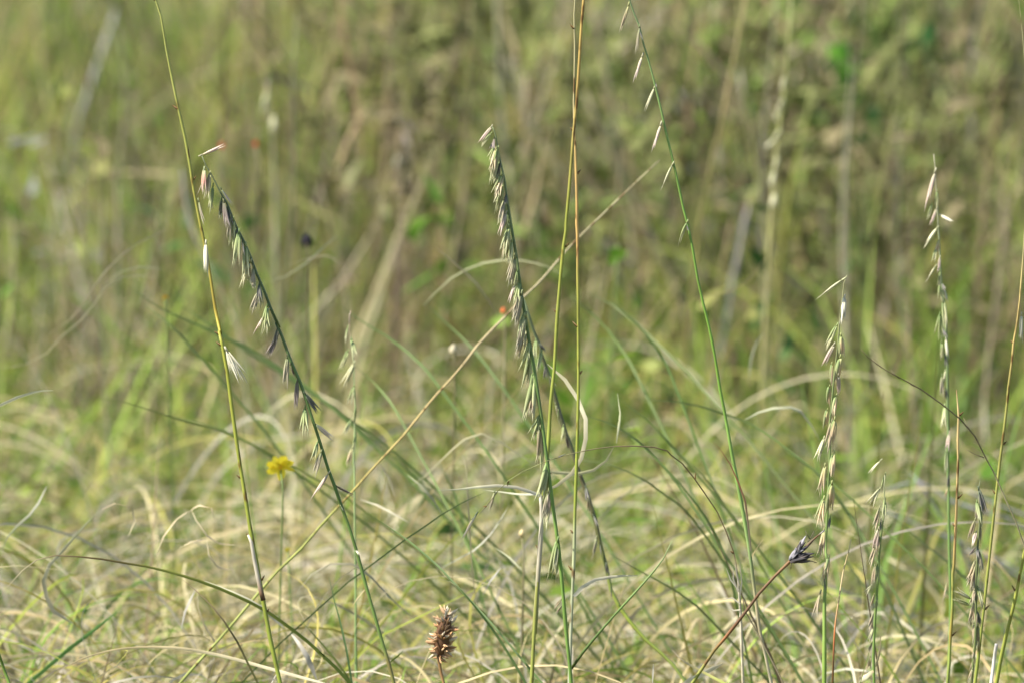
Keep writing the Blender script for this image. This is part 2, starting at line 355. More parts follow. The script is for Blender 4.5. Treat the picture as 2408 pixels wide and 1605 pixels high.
def spikelet_mesh(pal, fat, var):
    key = (pal, fat, var)
    if key in SPK: return SPK[key]
    rr = np.random.default_rng(hash((len(pal) * 7 + ord(pal[0]) * 13 + ord(pal[-1]), fat, var)) % 2 ** 31)
    c = PAL[pal]; nf = {'thin': 2, 'fan': 6, 'norm': 4, 'fat': 4}[fat]; wd = {'thin': .115, 'fan': .08, 'norm': .125, 'fat': .20}[fat]
    pc = [tube(np.array([[-.10, 0, .03], [-.03, 0, .02], [.05, 0, 0]]), np.array([.022, .028, .035]), np.tile(c[0], (3, 1)), 5)]
    for i in range(nf):
        sp = {'thin': .018, 'fan': .15, 'norm': .055, 'fat': .045}[fat]
        u = (i / (nf - 1) - .5) * 2
        d = np.array([1, u * sp + rr.normal(0, .03 if fat != 'thin' else .008), rr.normal(0, .06 if fat != 'thin' else .02)])
        o = np.array([.0 + .10 * rr.random(), u * (.03 if fat != 'thin' else .008), rr.normal(0, .02)])
        cc = [np.array(q) * rr.uniform(.85, 1.15) for q in c]
        if i == 0 and pal in ('pale', 'tan', 'grain'): cc = [np.array(q) for q in PAL['green' if pal != 'tan' else 'brown']]
        pc.append(floret(o, d, rr.uniform(.70, .98), wd * rr.uniform(.75, 1.1), cc, rr))
    for i in range(2 if fat != 'thin' else 1):          # protruding awn tips
        pc.append(floret(np.array([.45, rr.normal(0, .03), 0]), np.array([1, rr.normal(0, .12 if fat != 'thin' else .025), rr.normal(0, .1 if fat != 'thin' else .03)]), rr.uniform(.4, .55), .03, [c[2]] * 3, rr, 4))
    SPK[key] = make_mesh('spikelet', pc, M_SPIKE); return SPK[key]
def add_spikelet(parent, a, b, Y, pal='pale', fat='norm', name='spikelet', dy=None):
    A = P(a[0], a[1], Y + random.uniform(-.0015, .0015)); Bp = P(b[0], b[1], Y + (random.uniform(-.006, .004) if dy is None else dy))
    d = Vector(Bp - A); ln = d.length; x = d.normalized()
    up = Vector((random.uniform(-.35, .35), -1, random.uniform(-.2, .5)))
    z = (up - x * up.dot(x)).normalized(); y = z.cross(x)
    R = Matrix((x, y, z)).transposed().to_4x4()
    mw = Matrix.Translation(Vector(A)) @ R @ Matrix.Diagonal((ln, ln, ln, 1))
    return link(name, spikelet_mesh(pal, fat, random.randrange(4)), parent, mw)

def companion(parent, a, b, Y, q):
    """A second, smaller spikelet tucked behind a crowded one."""
    if q[3] == 'thin' or random.random() < .25: return
    dx = random.uniform(-5, 7); a2 = (a[0] + dx * .4, a[1] + random.uniform(6, 18)); b2 = (a2[0] + (b[0] - a[0]) * random.uniform(.5, 1) + dx, a2[1] + (b[1] - a[1]) * random.uniform(.7, 1.0))
    add_spikelet(parent, a2, b2, Y + .003, random.choice(['green', 'purple', 'brown', 'pale', q[2]]), 'norm')
def stem_mesh(px, Y, dia, cols, mat, stubs=0, wob=.004, seed=0, end=-1, step=.008, sides=7, stubcol=(.12, .07, .02), ground=True, tip=0.0):
    """A culm through photo points px at depth Y, carried on to the soil. dia: stops in photo pixels."""
    p = smooth(to3d(px, Y, wob, seed), step); n0 = len(p)
    if end == 0: p = p[::-1]
    t0 = tparam(p); full = root_to_ground(p) if ground else p
    t = np.concatenate([t0, np.ones(len(full) - n0)])
    ym = np.mean(Y) if isinstance(Y, tuple) else Y
    r = lerpstops(dia, t)[:, 0] * .44 * mpp(ym)
    if tip:                                          # the culm goes on above the frame and thins out
        d = p[0] - p[3]; d /= np.linalg.norm(d); u = np.linspace(1, 0, 9)[:-1, None]
        full = np.vstack([p[0] + d * tip * u + np.array([-.10, .04, -.03]) * tip * u ** 2, full]); t = np.concatenate([np.zeros(8), t]); n0 += 8
        r = np.concatenate([r[0] * (1 - .8 * u[:, 0]), r])
    rr = np.random.default_rng(seed + 5)
    r = r * (1 + .07 * rr.normal(0, 1, len(r)).clip(-1.5, 1.5)); c = lerpstops(cols, t)
    o = full[-1].copy(); pc = [tube(full - o, r, c, sides)]
    if stubs:                                        # stubs where spikelets have dropped off
        T, S, N = frames(full - o); i = 3; s = 1
        while i < n0 - 2:
            b = full[i] - o; d = S[i] * s * .8 - T[i] * .9 + N[i] * rr.normal(0, .4); ln = rr.uniform(.6, 1.5) * .0016
            pc.append(tube(np.array([b, b + S[i] * s * r[i] * 1.1, b + S[i] * s * r[i] + d * ln]), np.array([.0005, .0005, .00015]) * rr.uniform(.7, 1.2), np.tile(stubcol, (3, 1)), 4))
            i += int(rr.integers(2, 2 + stubs)); s = -s if rr.random() < .7 else s
    return make_mesh('stem', pc, mat), o, full
def stalk(name, label, cat, px, Y, dia, cols, mat=None, group=None, **kw):
    me, o, full = stem_mesh(px, Y, dia, cols, mat or M_STEM, **kw)
    e = empty(name, o, label, cat, group); s = link('stem', me, e, Matrix.Translation(o)); return e
def blade_obj(name, label, cat, px, Y, wid, cols, group=None, parent=None, end=-1, mat=None, fold=.4, tw=(.1, .45), seed=0, wob=.012, ground=True, taper=(.35, 1.0), step=.008):
    p = smooth(to3d(px, Y, wob, seed), step); n0 = len(p)
    if end == 0: p = p[::-1]
    t0 = tparam(p); full = root_to_ground(p, back=.12) if (ground and mat is M_BLADE) else p
    t = np.concatenate([t0, np.ones(len(full) - n0)])
    ym = np.mean(Y) if isinstance(Y, tuple) else Y
    prof = lerpstops([(0, .12), (.12, taper[0]), (.5, .9), (.85, taper[1]), (1, taper[1] if mat is M_BLADE or not ground else .2)], t)[:, 0]
    ww = wid * mpp(ym) * prof; o = full[-1].copy()
    me = make_mesh(name, [ribbon(full - o, ww, lerpstops(cols, t), fold, tw[0], tw[1])], mat or M_DRY)
    if parent is not None: return link(name, me, parent, Matrix.Translation(o))
    ob = link(name, me, None, Matrix.Translation(o)); return tag(ob, label, cat, group)

OL, GR, OR, BR, ST, CR, GY = (.30, .31, .05), (.15, .26, .05), (.50, .26, .06), (.20, .11, .04), (.46, .38, .20), (.66, .60, .42), (.42, .40, .35)
DG, OGR = (.11, .17, .045), (.24, .28, .06)

# ---- A: spent olive stalk with only a few straw spikelets left
px = L('A', (70, 0), (95, 75), (120, 230), (150, 380), (175, 500), (205, 630), (228, 760), (250, 900), (280, 1050), (305, 1170), (325, 1290), (345, 1420), (370, 1540)) + \
     L('B', (212, 50), (225, 110), (245, 220), (262, 350), (280, 480), (300, 620), (320, 740), (340, 870), (350, 930), (375, 1060), (395, 1180), (410, 1260), (430, 1370), (450, 1460), (475, 1568))
a = stalk('grass_stalk', 'spent olive yellow grass stalk with a grey sheath and a straw tuft on its side', 'grass stalk', px, 0.0,
          [(0, 5), (.1, 7), (.3, 8), (.6, 10), (1, 12)], [(0, (.34, .35, .10)), (.25, (.30, .31, .07)), (.45, (.36, .27, .05)), (.5, OL), (1, (.26, .31, .05))], stubs=7, seed=1, tip=0.06)
add_spikelet(a, *L('A', (268, 925), (290, 1040)), 0, 'purple', 'thin')
add_spikelet(a, *L('A', (302, 1120), (298, 1262)), 0, 'white', 'norm')
add_spikelet(a, *L('B', (243, 132), (322, 282)), 0, 'white', 'fan')
add_spikelet(a, *L('B', (243, 132), (268, 232)), 0, 'white', 'fan')
me, o, _ = stem_mesh(L('B', (336, 928), (350, 960), (362, 1030), (378, 1110), (392, 1175), (402, 1210)), -.0012, [(0, 6), (.1, 10), (.9, 12), (1, 13)],
                     [(0, (.66, .60, .48)), (.7, (.56, .50, .38)), (.85, (.36, .22, .13)), (1, (.10, .05, .03))], M_DRY, wob=0, ground=False)
link('leaf_sheath', me, a, Matrix.Translation(o))

# ---- B: leaning side-oats stalk, purple spikelets
px = L('A', (283, 716), (300, 760), (330, 810), (365, 880), (400, 940), (440, 1040), (475, 1110), (505, 1180), (535, 1260), (570, 1340), (600, 1420), (640, 1510)) + \
     L('B', (456, 15), (480, 70), (520, 180), (560, 270), (600, 390), (640, 510), (680, 640), (710, 720), (740, 810), (780, 920), (810, 1020), (845, 1150), (880, 1270), (920, 1410), (942, 1480), (965, 1568))
b = stalk('flowering_stalk', 'leaning green grass stalk with purple grey spikelets, its tip beside the olive stalk', 'grass stalk', px, (.0, .01),
          [(0, 3), (.15, 7), (.5, 9), (1, 10)], [(0, (.15, .17, .09)), (.3, (.10, .15, .06)), (.6, (.09, .16, .04)), (.93, (.16, .24, .06)), (.96, (.26, .22, .08)), (1, (.20, .20, .06))], M_GREENSTEM, seed=2)
for q in [((280, 715), (400, 668), 'pink', 'thin'), ((295, 780), (285, 910), 'red', 'norm'), ((322, 800), (300, 925), 'tan', 'norm'), ((335, 855), (325, 975), 'green', 'norm'),
          ((372, 870), (424, 950), 'dark', 'thin'), ((375, 918), (370, 1010), 'dark', 'norm'), ((385, 930), (395, 1060), 'violet', 'norm'), ((402, 962), (420, 1055), 'dark', 'norm'),
          ((415, 1000), (405, 1110), 'purple', 'norm'), ((430, 1010), (425, 1140), 'pale', 'norm'), ((445, 1050), (455, 1130), 'dark', 'norm'), ((455, 1070), (440, 1230), 'green', 'norm'),
          ((470, 1110), (482, 1190), 'dark', 'thin'), ((485, 1130), (488, 1290), 'pale', 'norm'), ((495, 1170), (478, 1290), 'green', 'norm'), ((510, 1205), (450, 1340), 'cream', 'thin'),
          ((520, 1230), (520, 1335), 'purple', 'norm'), ((548, 1310), (550, 1410), 'dark', 'norm'), ((545, 1340), (506, 1442), 'purple', 'norm'), ((585, 1410), (575, 1537), 'green', 'norm'), ((590, 1430), (523, 1532), 'pink', 'thin')]:
    add_spikelet(b, *L('A', q[0], q[1]), 0, q[2], q[3]); companion(b, *L('A', q[0], q[1]), 0, q)
for q in [((460, 45), (450, 120), 'dark', 'norm'), ((465, 70), (418, 172), 'violet', 'norm'), ((505, 163), (494, 295), 'purple', 'norm'), ((520, 195), (547, 275), 'violet', 'thin'), ((548, 268), (543, 390), 'violet', 'norm'),
          ((580, 320), (648, 412), 'dark', 'norm'), ((583, 383), (580, 512), 'green', 'norm'), ((625, 450), (714, 520), 'dark', 'norm'), ((637, 528), (613, 612), 'green', 'norm'), ((652, 570), (618, 676), 'purple', 'norm'),
          ((683, 662), (613, 768), 'pink', 'thin'), ((712, 715), (814, 772), 'violet', 'thin'), ((736, 803), (758, 850), 'white', 'thin'), ((797, 990), (820, 1018), 'white', 'fan')]:
    add_spikelet(b, *L('B', q[0], q[1]), .005, q[2], q[3])
blade_obj('leaf_blade', None, None, L('B', (1010, 1420), (985, 1448), (945, 1482)), .008, 5, [(0, CR), (.4, OGR), (1, OGR)], parent=b, ground=False, mat=M_BLADE, wob=0)
blade_obj('leaf_blade', None, None, L('B', (783, 1240), (805, 1205), (838, 1165)), .008, 3, ST, parent=b, ground=False, wob=0)

# ---- C: upright side-oats stalk, the densest
px = L('C', (203, 126), (215, 155), (225, 190), (235, 250), (255, 350), (275, 440), (290, 540), (305, 640), (320, 740), (335, 830), (352, 930), (365, 1030), (380, 1140), (395, 1230), (410, 1320), (430, 1450)) + \
     L('D', (478, 30), (490, 80), (510, 200), (530, 340), (545, 450), (560, 560), (572, 660), (585, 760), (600, 870), (612, 960), (622, 1060), (632, 1170), (640, 1270), (650, 1380), (662, 1490), (668, 1568))
c_ = stalk('flowering_stalk', 'tall green grass stalk densely hung with pale green and mauve spikelets', 'grass stalk', px, (-.01, .0),
           [(0, 3), (.08, 6), (.4, 9), (1, 11)], [(0, (.22, .26, .13)), (.3, (.12, .17, .06)), (.6, (.13, .22, .06)), (.75, (.17, .28, .06)), (1, (.16, .27, .06))], M_GREENSTEM, seed=3)
for q in [((200, 125), (118, 243), 'pink', 'norm'), ((217, 198), (200, 268), 'violet', 'norm'), ((212, 252), (182, 345), 'green', 'norm'), ((225, 263), (188, 420), 'tan', 'norm'), ((236, 262), (200, 470), 'pale', 'norm'), ((236, 338), (193, 485), 'pale', 'norm'),
          ((252, 345), (236, 440), 'dark', 'norm'), ((264, 418), (208, 548), 'pale', 'norm'), ((266, 428), (220, 572), 'tan', 'norm'), ((264, 498), (228, 655), 'pale', 'norm'), ((260, 508), (214, 592), 'green', 'norm'), ((279, 568), (244, 722), 'purple', 'norm'),
          ((287, 572), (266, 705), 'green', 'norm'), ((288, 540), (284, 610), 'dark', 'norm'), ((286, 658), (248, 815), 'pink', 'norm'), ((298, 652), (274, 775), 'green', 'norm'), ((306, 738), (268, 903), 'pale', 'norm'), ((302, 742), (288, 972), 'pale', 'norm'),
          ((325, 818), (288, 962), 'pale', 'norm'), ((324, 828), (311, 978), 'pale', 'norm'), ((341, 912), (300, 1074), 'purple', 'norm'), ((346, 926), (304, 1124), 'purple', 'norm'), ((356, 1013), (344, 1112), 'green', 'norm'), ((341, 1098), (306, 1224), 'pink', 'norm'),
          ((371, 1078), (340, 1234), 'green', 'norm'), ((385, 1138), (336, 1305), 'brown', 'norm'), ((382, 1148), (338, 1374), 'purple', 'norm'), ((401, 1258), (364, 1434), 'green', 'norm'), ((406, 1286), (357, 1555), 'purple', 'norm'), ((402, 1288), (374, 1494), 'pale', 'norm'), ((433, 1438), (408, 1575), 'green', 'norm')]:
    add_spikelet(c_, *L('C', q[0], q[1]), -.008, q[2], q[3]); companion(c_, *L('C', q[0], q[1]), -.006, q)
for q in [((442, -8), (421, 95), 'brown', 'norm'), ((479, 28), (454, 194), 'green', 'norm'), ((483, 48), (459, 234), 'pale', 'norm'), ((496, 148), (480, 305), 'green', 'norm'), ((500, 168), (473, 390), 'pale', 'norm'), ((492, 250), (485, 355), 'brown', 'norm'), ((528, 338), (485, 470), 'green', 'norm'),
          ((521, 348), (500, 425), 'pale', 'norm'), ((526, 403), (520, 580), 'tan', 'norm'), ((561, 558), (518, 740), 'green', 'norm'), ((556, 568), (525, 705), 'pale', 'norm'), ((566, 688), (543, 845), 'purple', 'norm'), ((571, 698), (555, 835), 'pink', 'norm'), ((609, 913), (579, 1098), 'green', 'norm'), ((606, 928), (590, 1055), 'pale', 'norm'), ((625, 1182), (586, 1234), 'brown', 'norm')]:
    add_spikelet(c_, *L('D', q[0], q[1]), -.005, q[2], q[3]); companion(c_, *L('D', q[0], q[1]), -.003, q)
me, o, _ = stem_mesh(L('D', (1127, 795), (1169, 895)) and L('D', (1131, 796 + 120), (1090, 1000), (1000, 1110), (900, 1220), (820, 1310), (720, 1430), (668, 1503)), (-.03, .0), [(0, 2), (.2, 5), (.8, 7), (1, 8)],
                     [(0, (.26, .33, .14)), (.5, (.15, .24, .07)), (1, (.07, .11, .03))], M_GREENSTEM, wob=0, ground=False)
link('leaf_blade', me, c_, Matrix.Translation(o))

# ---- D: darker side-oats stalk behind C
px = L('C', (395, 1190), (430, 1300), (460, 1390), (500, 1480)) + L('D', (528, 60), (570, 170), (600, 280), (635, 400), (665, 480), (700, 590), (740, 700), (780, 830), (800, 930), (830, 1040), (850, 1140), (890, 1220), (940, 1290), (1010, 1370), (1080, 1430), (1140, 1490), (1175, 1540))
d_ = stalk('flowering_stalk', 'dark soft-edged grass stalk with small dusky spikelets, crossing behind the densely hung stalk', 'grass stalk', px, .16,
           [(0, 8), (.3, 12), (.7, 11), (1, 9)], [(0, (.10, .13, .06)), (.5, (.11, .10, .05)), (.7, (.16, .19, .05)), (.8, (.30, .36, .06)), (1, (.27, .32, .08))], M_GREENSTEM, seed=4)
for q in [((505, 0), (500, 90), 'green', 'norm'), ((520, 10), (556, 62), 'dark', 'norm'), ((533, 50), (515, 140), 'green', 'norm'), ((552, 110), (548, 190), 'dark', 'norm'), ((570, 160), (600, 215), 'purple', 'thin'), ((598, 290), (620, 370), 'purple', 'norm'), ((610, 320), (610, 390), 'pale', 'thin'),
          ((633, 390), (628, 475), 'pale', 'norm'), ((645, 430), (660, 500), 'violet', 'norm'), ((690, 550), (700, 620), 'dark', 'norm'), ((735, 670), (745, 740), 'dark', 'norm'), ((745, 720), (758, 800), 'brown', 'norm'), ((770, 800), (790, 850), 'dark', 'thin'), ((785, 900), (772, 1000), 'purple', 'norm'), ((800, 930), (808, 990), 'dark', 'thin'), ((828, 1010), (838, 1080), 'dark', 'norm'), ((850, 1130), (858, 1190), 'dark', 'thin')]:
    add_spikelet(d_, *L('D', q[0], q[1]), .158, q[2], q[3])

# ---- E: thin stalk, orange above, olive below, in a bleached sheath
px = L('tm', (1686, -20), (1670, 150), (1655, 400), (1635, 700), (1615, 900), (1600, 1100), (1580, 1350), (1562, 1540)) + L('C', (655, 760), (640, 860), (625, 1010), (610, 1180), (598, 1350), (588, 1540)) + \
     L('D', (590, 140), (575, 280), (565, 450), (552, 620), (540, 720), (533, 800), (525, 950), (515, 1100), (505, 1250), (495, 1400), (487, 1568))
e_ = stalk('grass_stalk', 'bare upright stalk, orange at the top and olive below, sheathed in bleached leaf', 'grass stalk', px, .02,
           [(0, 8), (.3, 9), (1, 11)], [(0, (.44, .30, .09)), (.12, (.39, .27, .08)), (.2, (.34, .27, .08)), (.3, (.27, .28, .05)), (.75, (.26, .30, .06)), (.85, (.30, .30, .08)), (1, (.30, .33, .07))], stubs=9, seed=5, tip=0.09)
me, o, _ = stem_mesh(L('D', (526, 705), (531, 760), (533, 820), (525, 950), (515, 1100), (506, 1250), (499, 1340)), .017, [(0, 9), (.2, 12), (.9, 14), (1, 13)], [(0, (.66, .60, .46)), (.5, (.54, .48, .35)), (.8, (.45, .42, .22)), (1, (.33, .35, .10))], M_DRY, wob=0, ground=False)
link('leaf_sheath', me, e_, Matrix.Translation(o))
blade_obj('leaf_blade', None, None, L('D', (60, 685), (150, 681), (240, 670), (330, 663), (420, 671), (480, 690), (527, 708)), (.0, .016), 8, [(0, (.56, .55, .34)), (.4, (.66, .61, .42)), (1, (.64, .58, .46))], parent=e_, ground=False, wob=0)
blade_obj('leaf_blade', None, None, L('D', (265, 684), (350, 693), (440, 704), (522, 700)), (.05, .017), 5, [(0, (.45, .46, .28)), (1, (.52, .50, .40))], parent=e_, ground=False, wob=0)

# ---- F: second thin stalk beside E
px = L('tm', (1626, -20), (1618, 100), (1622, 300), (1620, 500), (1615, 700), (1618, 850), (1625, 1000), (1632, 1200), (1637, 1400), (1636, 1540)) + L('C', (725, 780), (727, 900), (727, 1020), (730, 1180), (730, 1350), (732, 1540)) + \
     L('D', (702, 150), (700, 320), (695, 500), (690, 660), (685, 800), (682, 960), (675, 1130), (670, 1240), (665, 1400), (660, 1568))
f_ = stalk('grass_stalk', 'straight thin stalk with an orange middle and a pale curved leaf near its foot', 'grass stalk', px, .035,
           [(0, 4), (.15, 5), (.3, 9), (.5, 8), (1, 10)], [(0, (.42, .38, .20)), (.15, (.42, .36, .18)), (.22, (.50, .34, .12)), (.38, (.47, .29, .10)), (.41, (.30, .30, .06)), (.75, (.27, .32, .05)), (.78, (.36, .39, .20)), (1, (.42, .43, .30))], stubs=8, seed=6, tip=0.07)
blade_obj('leaf_blade', None, None, L('D', (975, 1076), (910, 1077), (850, 1083), (780, 1097), (720, 1132), (684, 1172)), (.01, .03), 11, [(0, (.44, .42, .27)), (.5, (.58, .53, .40)), (1, (.74, .69, .56))], parent=f_, ground=False, wob=0)

# ---- G: bright green stalk, single cream and pink spikelets
px = L('E', (205, -25), (215, 20), (240, 90), (270, 160), (295, 270), (320, 350), (350, 460), (375, 560), (405, 680), (430, 800), (460, 920), (490, 1050), (515, 1160), (540, 1280), (570, 1390), (600, 1540)) + \
     L('F', (85, 120), (110, 230), (140, 350), (170, 500), (195, 660), (215, 760), (235, 870), (250, 960)) + L('br', (1082, 220), (1120, 420), (1160, 650), (1185, 850), (1205, 1000), (1230, 1200), (1270, 1380), (1310, 1568))
g_ = stalk('flowering_stalk', 'slender bright green stalk with widely spaced single cream and pink spikelets', 'grass stalk', px, (.015, .03),
           [(0, 4), (.2, 6), (.55, 8), (.75, 11), (.85, 9), (1, 9)], [(0, (.20, .27, .12)), (.3, (.17, .30, .06)), (.55, (.18, .33, .05)), (.75, (.25, .38, .11)), (.83, (.26, .34, .14)), (.86, (.42, .36, .20)), (1, (.48, .42, .28))], M_GREENSTEM, seed=7, tip=0.07)
for q in [((205, 30), (150, 218), 'tan', 'thin'), ((272, 165), (243, 330), 'purple', 'thin'), ((274, 190), (295, 256), 'dark', 'thin'), ((290, 343), (229, 528), 'pink', 'thin'), ((364, 538), (296, 703), 'cream', 'thin'), ((368, 510), (378, 540), 'dark', 'norm'),
          ((404, 763), (344, 954), 'pink', 'thin'), ((476, 1008), (398, 1174), 'cream', 'thin'), ((566, 1363), (498, 1518), 'pale', 'thin'), ((562, 1385), (572, 1420), 'dark', 'norm')]:
    add_spikelet(g_, *L('E', q[0], q[1]), .016, q[2], q[3])
blade_obj('leaf_sheath', None, None, L('F', (150, 905), (195, 950), (245, 1025), (288, 1120), (320, 1210), (335, 1330), (348, 1450)), .02, 5, [(0, (.20, .14, .06)), (.4, (.30, .12, .06)), (1, (.40, .34, .20))], parent=g_, ground=False, wob=0)

# ---- H: stalk of plump tan grains
px = L('F', (819, 98), (803, 140), (797, 210), (790, 260), (780, 350), (773, 450), (760, 560), (750, 650), (742, 740), (732, 840), (735, 950), (730, 1060), (725, 1170), (722, 1280), (715, 1380), (713, 1460)) + L('H', (222, 840), (218, 1000), (212, 1100), (212, 1300), (211, 1568))
h_ = stalk('flowering_stalk', 'green stalk crowded with plump tan grains, a cream one sticking out at its tip', 'grass stalk', px, .0,
           [(0, 2), (.1, 4), (.3, 5), (.65, 7), (.75, 9), (1, 12)], [(0, (.34, .33, .17)), (.3, (.20, .25, .10)), (.6, (.17, .24, .07)), (.75, (.24, .34, .09)), (1, (.24, .36, .07))], M_GREENSTEM, seed=8)
for q in [((802, 118), (660, 220), 'cream', 'thin'), ((808, 208), (792, 358), 'white', 'norm'), ((770, 343), (711, 468), 'pale', 'norm'), ((790, 393), (801, 520), 'grain', 'fat'), ((756, 438), (699, 558), 'pink', 'norm'), ((786, 498), (764, 645), 'grain', 'fat'), ((745, 532), (740, 630), 'grain', 'fat'),
          ((776, 588), (781, 695), 'pink', 'norm'), ((732, 643), (728, 745), 'grain', 'fat'), ((766, 688), (749, 795), 'grain', 'fat'), ((722, 758), (714, 855), 'grain', 'fat'), ((760, 803), (729, 955), 'grain', 'fat'), ((745, 815), (722, 970), 'brown', 'norm'), ((706, 898), (668, 1023), 'cream', 'norm'),
          ((755, 968), (740, 1100), 'grain', 'fat'), ((711, 1033), (679, 1184), 'tan', 'norm'), ((745, 1118), (737, 1275), 'grain', 'fat'), ((706, 1193), (676, 1345), 'grain', 'norm'), ((736, 1283), (728, 1355), 'dark', 'norm'), ((707, 1348), (680, 1495), 'tan', 'norm'), ((728, 1483), (712, 1565), 'green', 'norm')]:
    add_spikelet(h_, *L('F', q[0], q[1]), -.002, q[2], q[3])
for q in [((235, 858), (198, 1015), 'tan', 'norm'), ((190, 1058), (143, 1214), 'brown', 'thin'), ((213, 985), (216, 1050), 'dark', 'thin')]: add_spikelet(h_, *L('H', q[0], q[1]), -.002, q[2], q[3])

# ---- I: short stalk beside H
px = L('H', (553, 395), (548, 470), (552, 540), (545, 640), (530, 740), (520, 850), (515, 960), (505, 1080), (498, 1190), (492, 1300), (488, 1420), (492, 1568))
i_ = stalk('flowering_stalk', 'short stalk of narrow tan and green spikelets topped by a few cream ones', 'grass stalk', px, .05,
           [(0, 2), (.15, 5), (.6, 7), (1, 8)], [(0, (.40, .40, .22)), (.3, (.20, .27, .09)), (1, (.19, .30, .07))], M_GREENSTEM, seed=9)
for q in [((530, 313), (450, 392), 'cream', 'thin'), ((556, 393), (517, 530), 'pale', 'thin'), ((522, 473), (460, 580), 'cream', 'norm'), ((553, 533), (547, 645), 'green', 'norm'), ((521, 583), (494, 725), 'brown', 'norm'), ((531, 648), (525, 725), 'dark', 'thin'), ((517, 698), (489, 835), 'pink', 'norm'),
          ((526, 743), (510, 825), 'grain', 'norm'), ((497, 798), (470, 925), 'brown', 'norm'), ((497, 908), (479, 1035), 'brown', 'norm'), ((512, 900), (505, 1010), 'green', 'norm'), ((476, 1018), (433, 1077), 'cream', 'norm'), ((492, 1068), (474, 1155), 'tan', 'norm'), ((511, 1078), (499, 1165), 'green', 'norm'),
          ((487, 1178), (461, 1285), 'brown', 'norm'), ((488, 1258), (459, 1355), 'cream', 'norm'), ((482, 1338), (457, 1405), 'brown', 'norm'), ((472, 1418), (461, 1505), 'tan', 'norm')]:
    add_spikelet(i_, *L('H', q[0], q[1]), .048, q[2], q[3])
blade_obj('leaf_blade', None, None, L('H', (527, 1298), (530, 1350), (522, 1410), (503, 1475)), .045, 5, ST, parent=i_, ground=False, wob=0)
blade_obj('leaf_blade', None, None, L('H', (395, 1575), (440, 1535), (488, 1498)), .045, 13, [(0, ST), (.5, CR), (1, ST)], parent=i_, ground=False, wob=0, taper=(.7, .5))

# ---- J: taller stalk to the right, a little out of focus
px = L('G', (480, 105), (487, 180), (492, 280), (500, 400), (505, 520), (512, 600), (515, 700), (520, 800), (530, 900), (545, 1000), (550, 1100), (555, 1250), (558, 1350), (560, 1480)) + L('H', (905, 0), (910, 160), (905, 300), (910, 450), (912, 600), (915, 800), (920, 1000), (922, 1200), (915, 1400), (908, 1568))
j_ = stalk('flowering_stalk', 'tall soft-edged stalk of pale pinkish spikelets pressed to the stem, beside the orange stalk', 'grass stalk', px, .20,
           [(0, 2), (.1, 4), (.4, 7), (1, 9)], [(0, (.45, .40, .28)), (.2, (.25, .30, .15)), (.6, (.16, .24, .08)), (1, (.17, .30, .07))], M_GREENSTEM, seed=10)
for q in [((488, 203), (434, 410), 'pink', 'thin'), ((500, 318), (495, 435), 'pale', 'norm'), ((470, 393), (444, 485), 'pale', 'norm'), ((496, 418), (459, 530), 'pink', 'norm'), ((518, 455), (588, 497), 'white', 'fat'), ((501, 528), (418, 638), 'cream', 'norm'), ((511, 598), (484, 705), 'tan', 'norm'), ((497, 638), (479, 735), 'pale', 'norm'),
          ((516, 698), (504, 795), 'pink', 'norm'), ((492, 748), (431, 845), 'cream', 'thin'), ((517, 778), (510, 885), 'pale', 'norm'), ((512, 858), (530, 965), 'green', 'norm'), ((540, 878), (557, 955), 'white', 'norm'), ((525, 850), (548, 890), 'dark', 'norm'), ((535, 955), (551, 1110), 'pale', 'norm'), ((517, 1028), (515, 1185), 'green', 'norm'), ((545, 1000), (550, 1060), 'pink', 'norm'), ((535, 1110), (555, 1175), 'dark', 'norm'), ((550, 1168), (557, 1275), 'white', 'norm'),
          ((526, 1188), (531, 1305), 'pale', 'norm'), ((545, 1258), (557, 1345), 'dark', 'norm'), ((546, 1348), (541, 1435), 'cream', 'norm'), ((527, 1378), (525, 1505), 'purple', 'norm'), ((548, 1450), (560, 1530), 'dark', 'norm')]:
    add_spikelet(j_, *L('G', q[0], q[1]), .198, q[2], q[3])
for q in [((890, 10), (880, 155), 'pale', 'norm'), ((916, 160), (900, 265), 'pink', 'norm'), ((897, 265), (896, 385), 'pale', 'norm'), ((910, 395), (914, 485), 'dark', 'norm'), ((906, 468), (889, 535), 'tan', 'norm'), ((900, 1010), (885, 1100), 'tan', 'thin')]: add_spikelet(j_, *L('H', q[0], q[1]), .198, q[2], q[3])

# ---- K, L, M: bare knobbly stalks on the right
px = L('G', (610, 1458), (617, 1530)) + L('H', (964, 15), (968, 60), (963, 200), (965, 300), (960, 450), (955, 600), (948, 760), (942, 900), (935, 950), (935, 1040), (930, 1200), (922, 1300), (915, 1450), (905, 1568))
stalk('grass_stalk', 'bare knobbly stalk, orange in its upper half', 'grass stalk', px, .03, [(0, 2), (.08, 6), (.5, 8), (1, 9)],
      [(0, BR), (.05, (.60, .45, .20)), (.4, (.58, .40, .16)), (.55, (.52, .31, .12)), (.63, (.34, .34, .09)), (.75, (.30, .36, .08)), (.82, (.42, .20, .05)), (.86, (.28, .34, .08)), (1, (.28, .34, .08))], stubs=6, seed=11)
px = L('G', (1004, 540), (995, 700), (985, 830), (975, 950), (960, 1080), (940, 1190), (930, 1300), (910, 1450)) + L('H', (1240, 0), (1225, 130), (1200, 320), (1180, 500), (1160, 680), (1140, 870), (1125, 1000), (1110, 1150), (1095, 1270), (1075, 1450), (1060, 1568))
l_ = stalk('grass_stalk', 'bare knobbly olive stalk with one white spikelet beside its orange upper part', 'grass stalk', px, .02, [(0, 4), (.3, 7), (1, 9)],
           [(0, (.45, .40, .20)), (.15, (.50, .38, .14)), (.27, (.45, .33, .12)), (.36, (.31, .29, .08)), (1, (.27, .31, .06))], stubs=6, seed=12, tip=0.12)
add_spikelet(l_, *L('G', (986, 1028), (977, 1180)), .02, 'white', 'norm')
